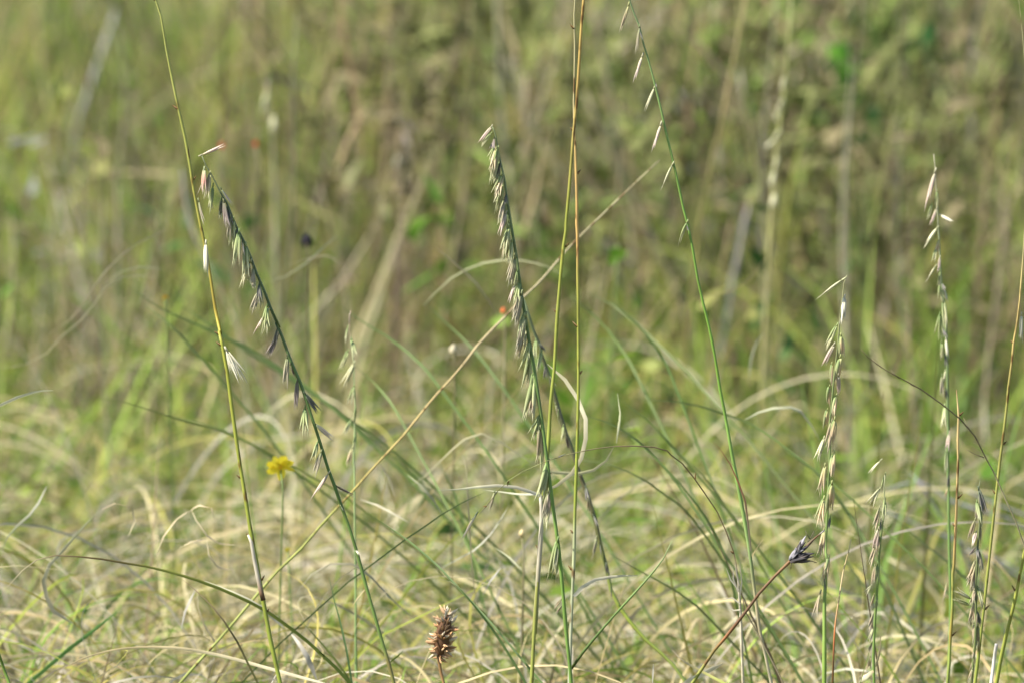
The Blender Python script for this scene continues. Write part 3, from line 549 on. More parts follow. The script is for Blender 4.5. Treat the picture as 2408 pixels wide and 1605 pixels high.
px = L('H', (1350, 780), (1336, 840), (1310, 970), (1280, 1120), (1255, 1220), (1230, 1320), (1205, 1430), (1180, 1568))
stalk('grass_stalk', 'bare slanting yellow green stalk beside the stalk of dusky brown spikelets', 'grass stalk', px, .01, [(0, 8), (1, 11)], [(0, (.33, .34, .07)), (1, (.30, .33, .06))], stubs=8, seed=13, tip=0.22)

# ---- N: dusky brown spikelets
px = L('H', (1089, 425), (1080, 480), (1085, 560), (1085, 680), (1075, 800), (1070, 900), (1065, 1000), (1065, 1100), (1065, 1250), (1060, 1350), (1050, 1450), (1040, 1568))
n_ = stalk('flowering_stalk', 'stalk crowded with dusky brown and grey green spikelets between two bare olive stalks', 'grass stalk', px, .0, [(0, 2), (.1, 5), (1, 8)], [(0, (.15, .17, .08)), (1, (.17, .20, .07))], M_GREENSTEM, seed=14)
for q in [((1080, 475), (1119, 628), 'dark', 'norm'), ((1071, 548), (1086, 665), 'green', 'fat'), ((1090, 578), (1098, 705), 'green', 'norm'), ((1061, 648), (1021, 774), 'brown', 'norm'), ((1066, 718), (1040, 804), 'pink', 'fat'), ((1090, 688), (1092, 785), 'brown', 'norm'), ((1066, 798), (1026, 853), 'violet', 'norm'), ((1072, 800), (1080, 880), 'dark', 'norm'),
          ((1080, 818), (1101, 945), 'purple', 'norm'), ((1066, 878), (1017, 1014), 'brown', 'norm'), ((1066, 908), (1040, 1064), 'brown', 'norm'), ((1071, 908), (1066, 1015), 'brown', 'fat'), ((1071, 1028), (1028, 1134), 'green', 'norm'), ((1075, 1028), (1102, 1128), 'pale', 'norm'), ((1062, 1030), (1050, 1130), 'brown', 'fat'), ((1061, 1108), (1023, 1254), 'brown', 'norm'),
          ((1071, 1163), (1096, 1244), 'dark', 'norm'), ((1066, 1160), (1060, 1260), 'brown', 'fat'), ((1061, 1238), (1044, 1344), 'brown', 'fat'), ((1076, 1248), (1070, 1374), 'purple', 'norm'), ((1061, 1358), (1050, 1434), 'brown', 'fat'), ((1061, 1428), (1028, 1514), 'brown', 'norm'), ((1046, 1488), (1018, 1575), 'brown', 'norm'), ((1032, 1090), (934, 1038), 'cream', 'norm')]:
    add_spikelet(n_, *L('H', q[0], q[1]), -.002, q[2], q[3]); companion(n_, *L('H', q[0], q[1]), .0, q)

# ---- O: soft pale stalk between B and C
px = L('oo', (255, 120), (245, 200), (240, 300), (250, 400), (270, 520), (285, 640), (285, 800), (295, 1000), (290, 1150), (290, 1300), (280, 1500)) + L('B', (795, 640), (795, 800), (798, 1000), (800, 1200), (800, 1400), (803, 1568))
o_ = stalk('flowering_stalk', 'soft pale green stalk with a pink tip standing between two sharper flowering stalks', 'grass stalk', px, .22, [(0, 2), (.2, 4), (.5, 6), (1, 8)], [(0, (.45, .30, .22)), (.15, (.30, .36, .18)), (1, (.20, .30, .10))], M_GREENSTEM, seed=15)
for q in [((247, 135), (240, 260), 'pink', 'thin'), ((228, 270), (188, 440), 'pale', 'thin'), ((262, 385), (300, 560), 'green', 'norm'), ((228, 488), (146, 690), 'pale', 'norm'), ((288, 600), (176, 850), 'cream', 'norm'), ((285, 810), (240, 1000), 'pale', 'norm'), ((232, 900), (222, 1000), 'tan', 'norm'), ((300, 1010), (285, 1170), 'green', 'norm'), ((258, 1120), (186, 1280), 'pale', 'norm'), ((300, 1250), (278, 1420), 'green', 'norm'), ((265, 1380), (212, 1560), 'tan', 'norm')]:
    add_spikelet(o_, *L('oo', q[0], q[1]), .218, q[2], q[3])

# ------------------------------------------------------------------ bristly seed heads
def bur():
    Y = .03; ax_b = P(*L('bm', (860, 1415))[0], Y); ax_t = P(*L('bm', (912, 1150))[0], Y)
    px = L('bm', (858, 1400), (862, 1440), (872, 1500), (892, 1575)); me, o, _ = stem_mesh(px, Y, [(0, 11), (.3, 9), (1, 9)], [(0, (.16, .10, .04)), (1, (.34, .19, .08))], M_STEM, wob=0, seed=20)
    e = empty('bristly_weed', o, 'brown bristly dry seed head on a short stem low among the curled leaves', 'seed head'); link('stem', me, e, Matrix.Translation(o))
    c = (ax_b + ax_t) / 2; ax = ax_t - ax_b; H = np.linalg.norm(ax); ax /= H; s = np.cross(ax, [0, 1, 0]); s /= np.linalg.norm(s); q = np.cross(s, ax)
    t = np.linspace(0, 1, 9); prof = np.array([.12, .55, .85, 1, .9, .95, .85, .6, .2]) * .0036
    me = make_mesh('seed_core', [tube(ax_b + ax * (t * H)[:, None], prof, np.tile((.12, .06, .028), (9, 1)), 9)], M_HEAD); link('seed_core', me, e)
    vars_ = []
    for k in range(6):
        rr = np.random.default_rng(k); base = np.array([(.50, .30, .15), (.62, .50, .34), (.36, .19, .09), (.56, .36, .20), (.66, .56, .42), (.44, .25, .12)][k])
        tt = np.array([0, .25, .55, .8, 1.0]); p = np.stack([tt, .10 * tt ** 2 * rr.normal(0, 1), .25 * tt ** 2], 1)
        vars_.append(make_mesh('spine', [tube(p, np.array([.12, .20, .19, .10, .015]), lerpstops([(0, base * .6), (.6, base), (1, np.minimum(base * 1.35, .8))], tt), 5, .5)], M_HEAD))
    rr = np.random.default_rng(3)
    for i in range(120):
        u = np.clip((i + .5) / 120 + rr.normal(0, .03), .01, .99); a = rr.uniform(0, 6.283); r = np.interp(u, t, prof)
        rad = s * math.cos(a) + q * math.sin(a); o3 = ax_b + ax * (u * H) + rad * r * .75
        d = rad + ax * (.9 * (u - .38) * 2 + rr.normal(0, .4)) + s * rr.normal(0, .35); d /= np.linalg.norm(d)
        x = Vector(d); z = Vector(ax) - x * x.dot(Vector(ax)); z = z.normalized() if z.length > 1e-3 else Vector(q); y = z.cross(x)
        ln = rr.uniform(.0022, .0054) * (.8 if u < .1 else 1)
        mw = Matrix.Translation(Vector(o3)) @ Matrix((x, y, z)).transposed().to_4x4() @ Matrix.Diagonal((ln, ln * .85, ln * .85, 1))
        k = rr.choice([1, 4, 3]) if u > .8 else rr.choice([0, 0, 2, 3, 5, 1]); link('spine', vars_[k], e, mw)
bur()
def sedge():
    Y = -.005
    px = L('br', (1662, 553), (1620, 588), (1580, 622), (1500, 700), (1430, 762), (1330, 860), (1230, 970), (1150, 1080), (1080, 1170), (1000, 1270), (930, 1350), (870, 1440), (790, 1560))
    e = stalk('dark_sedge', 'leaning reddish brown stem with a blackish bristly seed head', 'seed head', px, Y, [(0, 4), (.1, 6), (.2, 8.5), (.6, 8.5), (1, 9)],
              [(0, (.40, .36, .34)), (.06, (.12, .09, .06)), (.25, (.22, .12, .05)), (.4, (.15, .085, .04)), (.6, (.10, .055, .028)), (.78, (.30, .12, .035)), (.82, (.16, .13, .035)), (1, (.25, .27, .05))], seed=21)
    A = P(*L('br', (1432, 762))[0], Y); Bp = P(*L('br', (1560, 640))[0], Y); ax = Vector(Bp - A).normalized(); H = (Vector(Bp) - Vector(A)).length
    rr = np.random.default_rng(8); vs2 = []
    for k in range(3):
        base = np.array([(.045, .04, .042), (.09, .075, .07), (.32, .30, .32)][k]); tt = np.array([0, .2, .5, .8, 1.])
        vs2.append(make_mesh('seed_scale', [tube(np.stack([tt, 0 * tt, .12 * tt ** 2], 1), np.array([.07, .13, .12, .06, .01]), np.tile(base, (5, 1)), 5, .6)], M_HEAD))
    side = ax.cross(Vector((0, -1, 0))).normalized(); fr = side.cross(ax)
    for i in range(34):
        a = rr.uniform(0, 6.28); rad = side * math.cos(a) + fr * math.sin(a); u = rr.uniform(0, .5)
        d = (ax * rr.uniform(.7, 1.2) + rad * rr.uniform(.1, 1.0) + Vector(rr.normal(0, .15, 3))).normalized(); ln = H * rr.uniform(.30, .80)
        z = (rad - d * rad.dot(d)).normalized() * -1; y = z.cross(d)
        k = 2 if (rad.x < -.2 and rad.z > 0 and rr.random() < .6) else int(rr.integers(0, 2))  # pale scales only at upper left: the sunlit side put into the colour
        link('seed_scale', vs2[k], e, Matrix.Translation(Vector(A) + ax * H * u + rad * .0006) @ Matrix((d, y, z)).transposed().to_4x4() @ Matrix.Diagonal((ln, ln, ln, 1)))
    for pp in [L('br', (1568, 612), (1550, 585), (1536, 556)), L('br', (1568, 612), (1582, 585), (1596, 558)), L('br', (1550, 630), (1568, 612), (1575, 605)), L('br', (1445, 770), (1440, 790), (1440, 812)), L('br', (1520, 745), (1560, 752), (1610, 768))]:
        me, o, _ = stem_mesh(pp, Y, [(0, 3), (1, 2.2)], (.09, .08, .05), M_HEAD, wob=0, ground=False, step=.002, sides=5); link('bristle', me, e, Matrix.Translation(o))
sedge()

# ------------------------------------------------------------------ drooping panicle (arc), dark twig
px = L('D', (158, 937), (190, 880), (230, 812), (280, 760), (330, 692), (380, 642), (450, 598), (555, 552), (620, 530), (690, 513), (780, 495), (870, 484), (960, 482), (1050, 488), (1110, 505)) + L('br', (640, 50), (720, 110), (800, 210), (870, 310), (950, 430), (1010, 560), (1060, 700), (1080, 800), (1095, 950), (1105, 1100), (1112, 1300), (1122, 1568))
pn = stalk('drooping_panicle', 'thin dark culm arching over with a drooping tip, rising from a bleached straw foot', 'grass stalk', px, (-.01, .01), [(0, 1.5), (.3, 2.5), (.5, 3.5), (.78, 3), (.82, 8), (1, 9)],
           [(0, (.32, .32, .16)), (.1, (.10, .09, .04)), (.2, (.24, .26, .10)), (.35, (.16, .12, .07)), (.55, (.12, .09, .04)), (.74, (.18, .12, .06)), (.80, (.52, .46, .34)), (1, (.52, .45, .30))], M_HEAD, seed=30, stubs=12)
for q in [((232, 795), (160, 938), 'dark', 'thin'), ((215, 815), (175, 910), 'brown', 'thin'), ((318, 690), (288, 795), 'purple', 'thin'), ((330, 690), (296, 740), 'dark', 'thin'), ((640, 520), (585, 545), 'dark', 'thin')]: add_spikelet(pn, *L('D', q[0], q[1]), -.01, q[2], q[3])
for pp in [((1090, 960), (1060, 880), (1055, 790)), ((1100, 1000), (1115, 900), (1100, 760)), ((1095, 950), (1040, 880), (1010, 800)), ((1104, 1040), (1050, 1000), (960, 1020)), ((1104, 1080), (1060, 1085), (1020, 1060)), ((1100, 920), (1085, 860), (1065, 780))]:
    blade_obj('bract', None, None, L('br', *pp[::-1]), .008, 4, [(0, (.46, .42, .30)), (1, (.58, .52, .38))], parent=pn, ground=False, wob=0)
px = L('mr', (1545, 945), (1590, 1000), (1720, 1090), (1860, 1165), (1960, 1220), (2100, 1320), (2230, 1425)) + L('H', (1060, 180), (1115, 290), (1170, 390), (1230, 530), (1290, 660), (1336, 790), (1365, 900))
tw_ = stalk('thin_twig', 'thin dark wiry twig reaching across the orange stalk, pale at its lower end', 'twig', px, (-.03, .0), [(0, 1.6), (.25, 3.5), (.6, 4), (1, 4)], [(0, (.16, .12, .06)), (.3, (.11, .09, .045)), (.55, (.17, .14, .07)), (.66, (.45, .38, .20)), (1, (.48, .40, .24))], M_HEAD, seed=31)
for pp in [L('H', (1010, 253), (1060, 280), (1112, 300)), L('H', (995, 75), (1020, 125), (1045, 165)), L('mr', (1750, 1085), (1780, 1120), (1810, 1145)), L('mr', (1620, 1010), (1650, 1045), (1690, 1072)), L('mr', (1860, 1150), (1890, 1190), (1930, 1205))]:
    me, o, _ = stem_mesh(pp, -.015, [(0, 1.5), (1, 3)], (.20, .16, .09), M_HEAD, wob=0, ground=False, step=.003, sides=5); link('side_twig', me, tw_, Matrix.Translation(o))

# ------------------------------------------------------------------ single blades and stems that can be picked out
def S(px, Y, dia, cols, label, name='grass_stalk', cat='grass stem', mat=None, **kw): return stalk_single(name, label, cat, px, Y, dia, cols, mat, **kw)
def stalk_single(name, label, cat, px, Y, dia, cols, mat=None, group=None, **kw):
    me, o, _ = stem_mesh(px, Y, dia, cols, mat or M_STEM, **kw); return tag(link(name, me, None, Matrix.Translation(o)), label, cat, group)
px = L('E', (395, 985), (230, 1140)) + L('mc', (1840, 120), (1700, 270), (1600, 390), (1500, 500), (1400, 590), (1300, 700), (1170, 830), (1050, 960), (960, 1080), (850, 1210), (740, 1330), (640, 1450)) + \
     L('bm', (640, 65), (560, 150), (430, 290), (370, 360), (250, 490), (130, 620), (20, 750)) + L('bl', (1900, 800), (1760, 960), (1600, 1150), (1480, 1290), (1350, 1430), (1230, 1568))
S(px, (.34, .12), [(0, 4), (.3, 6.5), (.6, 6.5), (1, 8)], [(0, (.34, .30, .16)), (.15, (.38, .33, .18)), (.3, (.46, .38, .22)), (.5, (.46, .34, .14)), (.66, (.38, .31, .09)), (.7, (.30, .31, .08)), (1, (.27, .30, .08))], 'long diagonal stem, orange straw above and olive green below, crossing behind other stalks', seed=40)
px = L('bl', (-30, 1020), (60, 900), (150, 800), (250, 725), (380, 695), (540, 703), (700, 720), (860, 748), (1000, 770), (1150, 805), (1350, 865), (1500, 920), (1700, 1010), (1830, 1080), (1950, 1165), (2100, 1280), (2220, 1390)) + L('bm', (60, 1320), (120, 1370), (240, 1480), (320, 1568))
blade_obj('grass_strand', 'long arching blade with a straw tip, passing behind the grey sheath of the spent stalk', 'grass blade', px, (-.02, .04), 8, [(0, (.30, .24, .14)), (.08, (.54, .46, .28)), (.18, (.24, .17, .08)), (.3, (.17, .13, .05)), (.38, (.28, .29, .06)), (.6, (.21, .24, .05)), (1, (.13, .18, .04))], mat=M_BLADE, seed=41)
cnt = [50]
def BL(r, pts, Y, wid, colr, label, group=None, end=-1, mat=None, extra=None, **kw):
    cnt[0] += 1; px = L(r, *pts) + (extra or [])
    return blade_obj('grass_strand' if mat is M_BLADE else 'straw_strand', label, 'grass blade', px, Y, wid, colr, group, end=end, mat=mat, seed=cnt[0], **kw)
PC = (.60, .54, .38); PG = (.46, .44, .38); PS = (.52, .45, .27); LGN = (.28, .33, .14)
BL('bl', [(670, 395), (560, 510), (440, 650), (340, 760), (300, 870), (320, 980), (370, 1080), (500, 1160)], .24, 11, [(0, (.36, .37, .20)), (.4, (.44, .41, .26)), (1, (.44, .40, .28))], 'grey hook shaped blade bending back under the long arching blade')
BL('bl', [(310, 1560), (420, 1470), (560, 1400), (750, 1345), (950, 1322), (1200, 1325), (1400, 1355), (1600, 1400), (1800, 1455), (2000, 1510), (2150, 1550), (2350, 1610)], .04, 8, [(0, (.46, .36, .20)), (.35, (.52, .42, .22)), (.7, (.62, .54, .34)), (1, (.70, .64, .46))], 'low wide arch of cream straw near the foot of the spent stalk')
BL('bl', [(1250, 860), (1400, 990), (1530, 1140), (1620, 1280), (1690, 1420), (1750, 1540)], .03, 5, [(0, (.20, .14, .09)), (1, (.16, .16, .06))], 'thin dark blade curving down between the arching blade and the cream straw arch', mat=M_BLADE)
G1 = 'small curled tan straw leaves in the low tangle'
for pts in [[(1310, 380), (1340, 450), (1420, 560), (1500, 610), (1640, 620)], [(1415, 590), (1430, 690), (1490, 770), (1610, 795)], [(1350, 920), (1355, 1050), (1400, 1170), (1470, 1280), (1530, 1420), (1570, 1568)], [(1290, 400), (1360, 350), (1450, 370), (1475, 470)],
            [(1070, 700), (1120, 560), (1200, 450), (1290, 390)], [(1230, 640), (1310, 600), (1420, 580)], [(880, 560), (920, 460), (900, 370), (790, 340), (700, 380)]]:
    BL('bl', pts, .22, 7.5, [(0, PS), (1, (.48, .38, .24))], 'small curled tan straw leaf left of the grey sheathed stalk', G1, tw=(.2, 1.8))
BL('bl', [(10, 660), (50, 570), (120, 490), (200, 420), (260, 340), (320, 220)], .3, 6, [(0, (.34, .36, .24)), (1, (.38, .36, .28))], 'blurred pale upright blade above the tip of the long arching blade')
BL('bl', [(1240, 1200), (1265, 1080), (1300, 1000), (1340, 920)], .2, 7, (.34, .32, .26), 'short grey blade just under the long arching blade')
BL('bl', [(1400, 870), (1500, 910), (1700, 1000), (1830, 1080), (1945, 1190)], .12, 11, [(0, (.36, .35, .22)), (1, (.52, .48, .36))], 'grey blade lying along the underside of the long arching blade')
BL('bl', [(1980, 1220), (2040, 1290), (2100, 1380), (2170, 1550)], .18, 13, [(0, (.40, .37, .30)), (1, (.46, .42, .36))], 'broad grey brown blade right of the spent stalk foot')
BL('bl', [(800, 1080), (700, 1160), (600, 1240), (480, 1330)], .25, 10, (.13, .27, .07), 'short fresh green blade over the cream straw arch', mat=M_BLADE)
S(L('bl', (-40, 1290), (0, 1390), (30, 1480), (62, 1568)), -.02, [(0, 8), (1, 9)], (.16, .25, .05), 'fresh green stem leaning in from below the tip of the arching blade', mat=M_GREENSTEM)
BL('bm', [(470, 560), (560, 620), (700, 720), (850, 850), (890, 890)], .10, 5, (.11, .17, .05), 'thin dark green blade slanting down from the leaning purple stalk', mat=M_BLADE)
BL('bm', [(870, 935), (930, 950), (980, 985), (1080, 1100), (1180, 1230), (1280, 1380), (1390, 1568)], .04, 6, [(0, (.52, .48, .30)), (.12, (.40, .40, .20)), (.25, (.15, .22, .07)), (1, (.13, .20, .06))], 'green blade with a pale hooked tip descending right of the bristly brown head', mat=M_BLADE)
BL('bm', [(1140, 405), (1000, 470), (870, 545), (780, 610), (660, 690)], .12, 4, (.12, .17, .06), 'thin dark green blade rising to the white sheath leaf', mat=M_BLADE)
BL('D', [(560, 108), (640, 180), (700, 270), (735, 360), (735, 450), (715, 540), (670, 610), (600, 665), (520, 700)], .06, 11, [(0, (.48, .44, .26)), (.4, (.70, .63, .43)), (.7, (.66, .57, .35)), (1, (.50, .46, .28))], 'cream loop of curled straw passing behind the two bare upright stalks', tw=(0, .1), fold=.15, wob=.004, taper=(.8, .8))
BL('D', [(862, 488), (830, 550), (770, 595), (700, 612), (600, 606), (540, 596)], .12, 10, [(0, (.50, .46, .28)), (1, (.44, .42, .24))], 'smaller straw curl lying right of the cream loop')
BL('D', [(880, 240), (893, 330), (886, 400), (876, 470)], .14, 6, (.42, .42, .24), 'short upright pale blade above the smaller straw curl')
G2 = 'blurred straw arcs over the middle of the meadow'
for r, pts, Y, wd, cc in [('D', [(-60, 660), (0, 620), (80, 540), (180, 450), (260, 425), (350, 465), (430, 520), (520, 575)], .3, 9, (.47, .43, .25)), ('mc', [(640, 650), (720, 560), (850, 440), (970, 370), (1100, 320), (1250, 295), (1400, 300), (1600, 350), (1720, 420)], .46, 9, (.38, .38, .21)),
                          ('mc', [(730, 200), (900, 340), (1050, 480), (1150, 620), (1230, 750)], .45, 9, (.44, .36, .22)), ('ml', [(1080, 355), (970, 340), (850, 350), (720, 430), (650, 540), (560, 650), (420, 770), (320, 880), (180, 950), (0, 975)], .5, 11, (.46, .43, .26)),
                          ('ml', [(1150, 20), (950, 120), (820, 220), (700, 350), (600, 500), (480, 650), (340, 745)], .5, 11, (.45, .39, .25)), ('ml', [(1130, 295), (960, 280), (830, 320), (700, 430)], .55, 10, (.40, .41, .26)), ('ml', [(2330, 60), (2200, 180), (2100, 270), (1980, 345), (1820, 395)], .55, 12, (.46, .46, .30)),
                          ('ml', [(2360, 265), (2300, 220), (2220, 205), (2000, 260)], .55, 11, (.47, .42, .29)), ('mr', [(740, 1430), (830, 1380), (930, 1350), (1060, 1340), (1130, 1370), (1200, 1460), (1260, 1568)], .34, 13, (.48, .48, .32)), ('bm', [(500, 230), (560, 320), (590, 430)], .3, 13, (.46, .42, .28)),
                          ('bm', [(1000, 170), (1030, 280), (1035, 420), (1050, 600), (1060, 800), (1080, 1000), (1100, 1150)], .2, 9, (.46, .40, .24)), ('bm', [(670, 300), (760, 370), (830, 450), (880, 540)], .28, 11, (.45, .45, .29)), ('bm', [(870, 870), (960, 820), (1070, 760), (1180, 650), (1290, 480)], .25, 9, (.46, .45, .34)),
                          ('bm', [(1200, 740), (1290, 800), (1370, 880)], .22, 9, (.46, .46, .29)), ('bm', [(1130, 1030), (1170, 950), (1240, 860)], .22, 9, (.45, .43, .38)), ('bm', [(380, 450), (480, 480), (600, 540), (680, 590)], .25, 13, (.50, .46, .32)), ('bm', [(0, 1010), (90, 900), (200, 840), (330, 840), (450, 920), (560, 1040), (660, 1130), (740, 1200)], .22, 12, (.46, .42, .28)),
                          ('br', [(1580, 1568), (1680, 1500), (1800, 1470), (1920, 1480), (2060, 1510)], .25, 12, (.46, .44, .32)), ('br', [(2000, 635), (1930, 665), (1840, 660)], .2, 8, (.46, .42, .24)), ('mr', [(920, 255), (850, 360), (760, 470), (640, 550), (420, 590), (280, 660), (220, 740)], .7, 10, (.46, .38, .20)), ('mr', [(870, 830), (820, 900), (790, 1000), (770, 1150)], .6, 14, (.46, .46, .34))]:
    BL(r, pts, Y, wd * .66, tuple(np.array(cc) * (.92 if r != 'bm' else .78)), 'blurred straw coloured blade bent in an arc over the green meadow', G2, tw=(.2, 1.4))
BL('ml', [(370, 1130), (300, 1132), (230, 1145), (120, 1180), (0, 1235), (-60, 1270)], .1, 8, [(0, (.40, .40, .26)), (1, (.60, .56, .38))], 'cream curved blade tip poking in level with the purple spikelets of the leaning stalk')
G3 = 'long dark green blades slanting through the meadow'
for r, pts, Y, wd, cc in [('ml', [(640, 1180), (850, 1210), (1050, 1270), (1300, 1350), (1500, 1400), (1800, 1530)], .3, 6, (.14, .17, .05)), ('mr', [(0, 1290), (200, 1300), (400, 1330), (600, 1390), (780, 1460), (950, 1568)], .3, 7, (.13, .18, .06)), ('mr', [(-200, 600), (0, 780), (100, 900), (200, 1050), (260, 1200)], .4, 8, (.12, .18, .06)),
                          ('br', [(380, -60), (450, 0), (600, 130), (750, 300), (870, 460), (960, 620), (1020, 780), (1060, 950)], .22, 8, (.13, .19, .06)), ('br', [(40, 95), (200, 105), (350, 160), (500, 240), (620, 330), (740, 420), (880, 600)], .25, 7, (.13, .17, .06)), ('br', [(220, 700), (450, 830), (650, 940), (820, 1060), (920, 1160)], .2, 7, (.13, .16, .06)),
                          ('br', [(650, 0), (800, 130), (920, 270), (1010, 400), (1110, 560)], .35, 8, (.15, .19, .07)), ('br', [(1370, 0), (1500, 90), (1650, 210), (1800, 400), (1900, 560)], .35, 9, (.14, .19, .07)), ('ml', [(900, 420), (1100, 560), (1300, 650), (1500, 740), (1700, 830), (1950, 990), (2150, 1130), (2353, 1300)], .5, 10, (.12, .18, .06)),
                          ('ml', [(1000, 540), (1200, 700), (1380, 900), (1520, 1050)], .5, 9, (.13, .18, .07)), ('ml', [(1250, 540), (1480, 700), (1720, 870), (1900, 980)], .6, 9, (.13, .19, .07)), ('mc', [(0, 640), (150, 760), (350, 880), (520, 1010), (640, 1120), (760, 1270)], .45, 9, (.12, .18, .06)), ('mc', [(640, 620), (800, 770), (960, 920), (1100, 1080), (1250, 1280)], .5, 8, (.13, .19, .07)),
                          ('mc', [(100, 1100), (250, 1230), (380, 1380), (470, 1530)], .4, 8, (.13, .18, .06)), ('mc', [(1750, 560), (1900, 680), (2050, 830), (2200, 1040), (2287, 1200)], .5, 9, (.13, .18, .06)), ('mc', [(1880, 540), (2100, 650), (2287, 800)], .55, 9, (.14, .17, .07)), ('bm', [(1150, 140), (1250, 300), (1360, 460), (1450, 600)], .35, 9, (.12, .18, .06)), ('bm', [(860, 230), (950, 400), (1000, 560)], .4, 9, (.13, .20, .07)),
                          ('D', [(720, 340), (820, 370), (920, 420), (1020, 500), (1120, 610), (1200, 720)], .2, 8, (.12, .17, .06)), ('D', [(890, 270), (1000, 350), (1100, 450), (1200, 560)], .3, 8, (.14, .19, .06)), ('H', [(0, 250), (90, 320), (180, 400), (280, 520), (370, 660), (440, 800)], .35, 9, (.14, .18, .07)), ('H', [(570, 620), (680, 700), (780, 790), (900, 880), (1020, 990), (1150, 1090), (1336, 1230)], .4, 9, (.14, .18, .08)),
                          ('B', [(0, 420), (150, 450), (300, 510), (450, 600), (600, 700)], .4, 8, (.13, .17, .06)), ('B', [(660, 340), (760, 420), (900, 520), (1020, 620), (1100, 690)], .4, 9, (.13, .18, .06)), ('bm', [(0, 1170), (60, 1230), (150, 1330), (240, 1440), (330, 1568)], .15, 8, (.13, .17, .05)), ('bm', [(190, 920), (220, 1050), (260, 1200), (300, 1380), (330, 1568)], .12, 7, (.14, .24, .10))]:
    BL(r, pts, Y, wd * .72, [(0, (cc[0] * 1.5, cc[1] * 1.4, cc[2] * 1.4)), (1, (cc[0] * 1.15, cc[1] * 1.15, cc[2]))], 'long dark green blade slanting softly through the meadow', G3, mat=M_BLADE)
BL('br', [(650, 1345), (690, 1390), (740, 1430), (850, 1490), (1000, 1568), (1060, 1600)], .0, 7, [(0, (.62, .52, .38)), (.4, (.56, .46, .26)), (.65, (.30, .32, .07)), (1, (.28, .33, .07))], 'thin blade, cream tipped and olive below, crossing the foot of the leaning dark headed stem')
BL('br', [(990, 1438), (930, 1468), (850, 1512), (760, 1556), (680, 1600)], .01, 14, [(0, (.58, .50, .34)), (.5, (.72, .66, .48)), (1, (.56, .48, .32))], 'broad cream straw fragment at the foot of the leaning dark headed stem', taper=(.8, 1))
BL('br', [(527, 1440), (525, 1500), (520, 1580)], .02, 6, (.62, .58, .48), 'short white upright straw left of the broad cream fragment')
S(L('H', (363, 757), (345, 840), (320, 930), (305, 1020), (290, 1120), (275, 1220), (270, 1280), (266, 1340), (262, 1450), (258, 1568)), .0, [(0, 2), (.2, 4), (.6, 5), (1, 6)], [(0, (.52, .46, .24)), (.15, (.40, .30, .12)), (.25, (.62, .50, .28)), (.5, (.52, .36, .18)), (.63, (.46, .16, .05)), (.75, (.36, .12, .05)), (.85, (.12, .07, .03)), (1, (.14, .09, .03))], 'thin upright stem, cream above, rust red and brown below, beside the plump grained stalk', seed=60)
S(L('H', (1180, 1350), (1172, 1400), (1163, 1470), (1150, 1568)), -.01, [(0, 9), (.3, 10), (1, 10)], [(0, (.50, .46, .42)), (.3, (.68, .65, .56)), (1, (.70, .66, .58))], 'bleached white broken stem standing between two bare olive stalks', mat=M_DRY, seed=61)
BL('H', [(1108, 1160), (1180, 1163), (1260, 1175), (1345, 1193)], .03, 3.5, (.55, .50, .32), 'hair thin cream blade stretched between the two bare olive stalks', ground=False) if False else None
S(L('br', (1122, 1010), (1130, 1080), (1160, 1130), (1215, 1230)), .02, [(0, 3), (1, 4)], (.30, .25, .15), 'short brown straw leaning at the foot of the bright green stalk', mat=M_DRY, seed=62)
BL('br', [(2038, 1250), (2035, 1310), (2020, 1400), (1995, 1470)], .06, 5, ST, 'thin tan blade beside the foot of the short stalk')
BL('br', [(1255, 612), (1225, 655), (1198, 695), (1180, 740)], .02, 4, (.56, .46, .24), 'tiny straw coloured blade tip beside the bright green stalk')

# ------------------------------------------------------------------ blurred plants farther back
def far_stem(r, pts, Y, dia, c, label, group=None, name='dry_stalk', cat='stem', mat=None, **kw):
    cnt[0] += 1; dim = .82 if r[0] in 'tmA' else 1.0; dia = [(a_, b_ * (.68 if dim < 1 else 1)) for a_, b_ in dia]
    c = [(a_, tuple(np.array(b_) * dim)) for a_, b_ in c] if isinstance(c, list) else tuple(np.array(c) * dim)
    return S(L(r, *pts), Y + (.35 if dim < 1 and Y < 2.2 else 0), dia, c, label, tip=.12 if pts[0][1] < 0 and r[0] == 't' else 0, name=name, cat=cat, mat=mat or M_DRY, group=group, seed=cnt[0], step=.02, sides=6, **kw)
far_stem('tl', [(800, 60), (770, 180), (720, 320), (640, 560), (560, 780), (530, 920)], 2.15, [(0, 8), (.2, 25), (.7, 24), (1, 12)], [(0, (.46, .43, .40)), (.4, (.56, .54, .48)), (1, (.40, .39, .33))], 'thick bent pale grey dead stem behind the spent olive stalk')
far_stem('tm', [(1085, -60), (1100, 300), (1110, 700), (1130, 950), (1170, 1200), (1200, 1568), (1215, 1800)], 1.7, [(0, 20), (1, 17)], [(0, (.40, .38, .24)), (1, (.44, .41, .28))], 'pale straw stem standing right behind the densely hung stalk')
far_stem('tm', [(1170, 400), (1210, 600), (1290, 800), (1420, 1030), (1560, 1250)], 1.8, [(0, 14), (1, 16)], (.36, .34, .22), 'blurred tan stem slanting right behind the two bare upright stalks')
G4 = 'broad blurred tan stems behind the bright green stalk'
for pts in [[(1740, 60), (1830, 450), (1900, 850), (1960, 1200), (2010, 1568), (2030, 1750)], [(1690, 640), (1770, 820), (1860, 1030), (1960, 1260), (2060, 1450)]]:
    far_stem('tm', pts, 1.7, [(0, 18), (1, 22)], (.44, .38, .23), 'broad blurred tan stem slanting behind the bright green stalk', G4)
far_stem('tm', [(1282, 520), (1280, 700), (1285, 900), (1290, 1150), (1295, 1450)], 1.6, [(0, 12), (1, 12)], [(0, (.42, .33, .24)), (1, (.40, .34, .16))], 'pinkish tan upright stem between the densely hung stalk and the bare stalks')
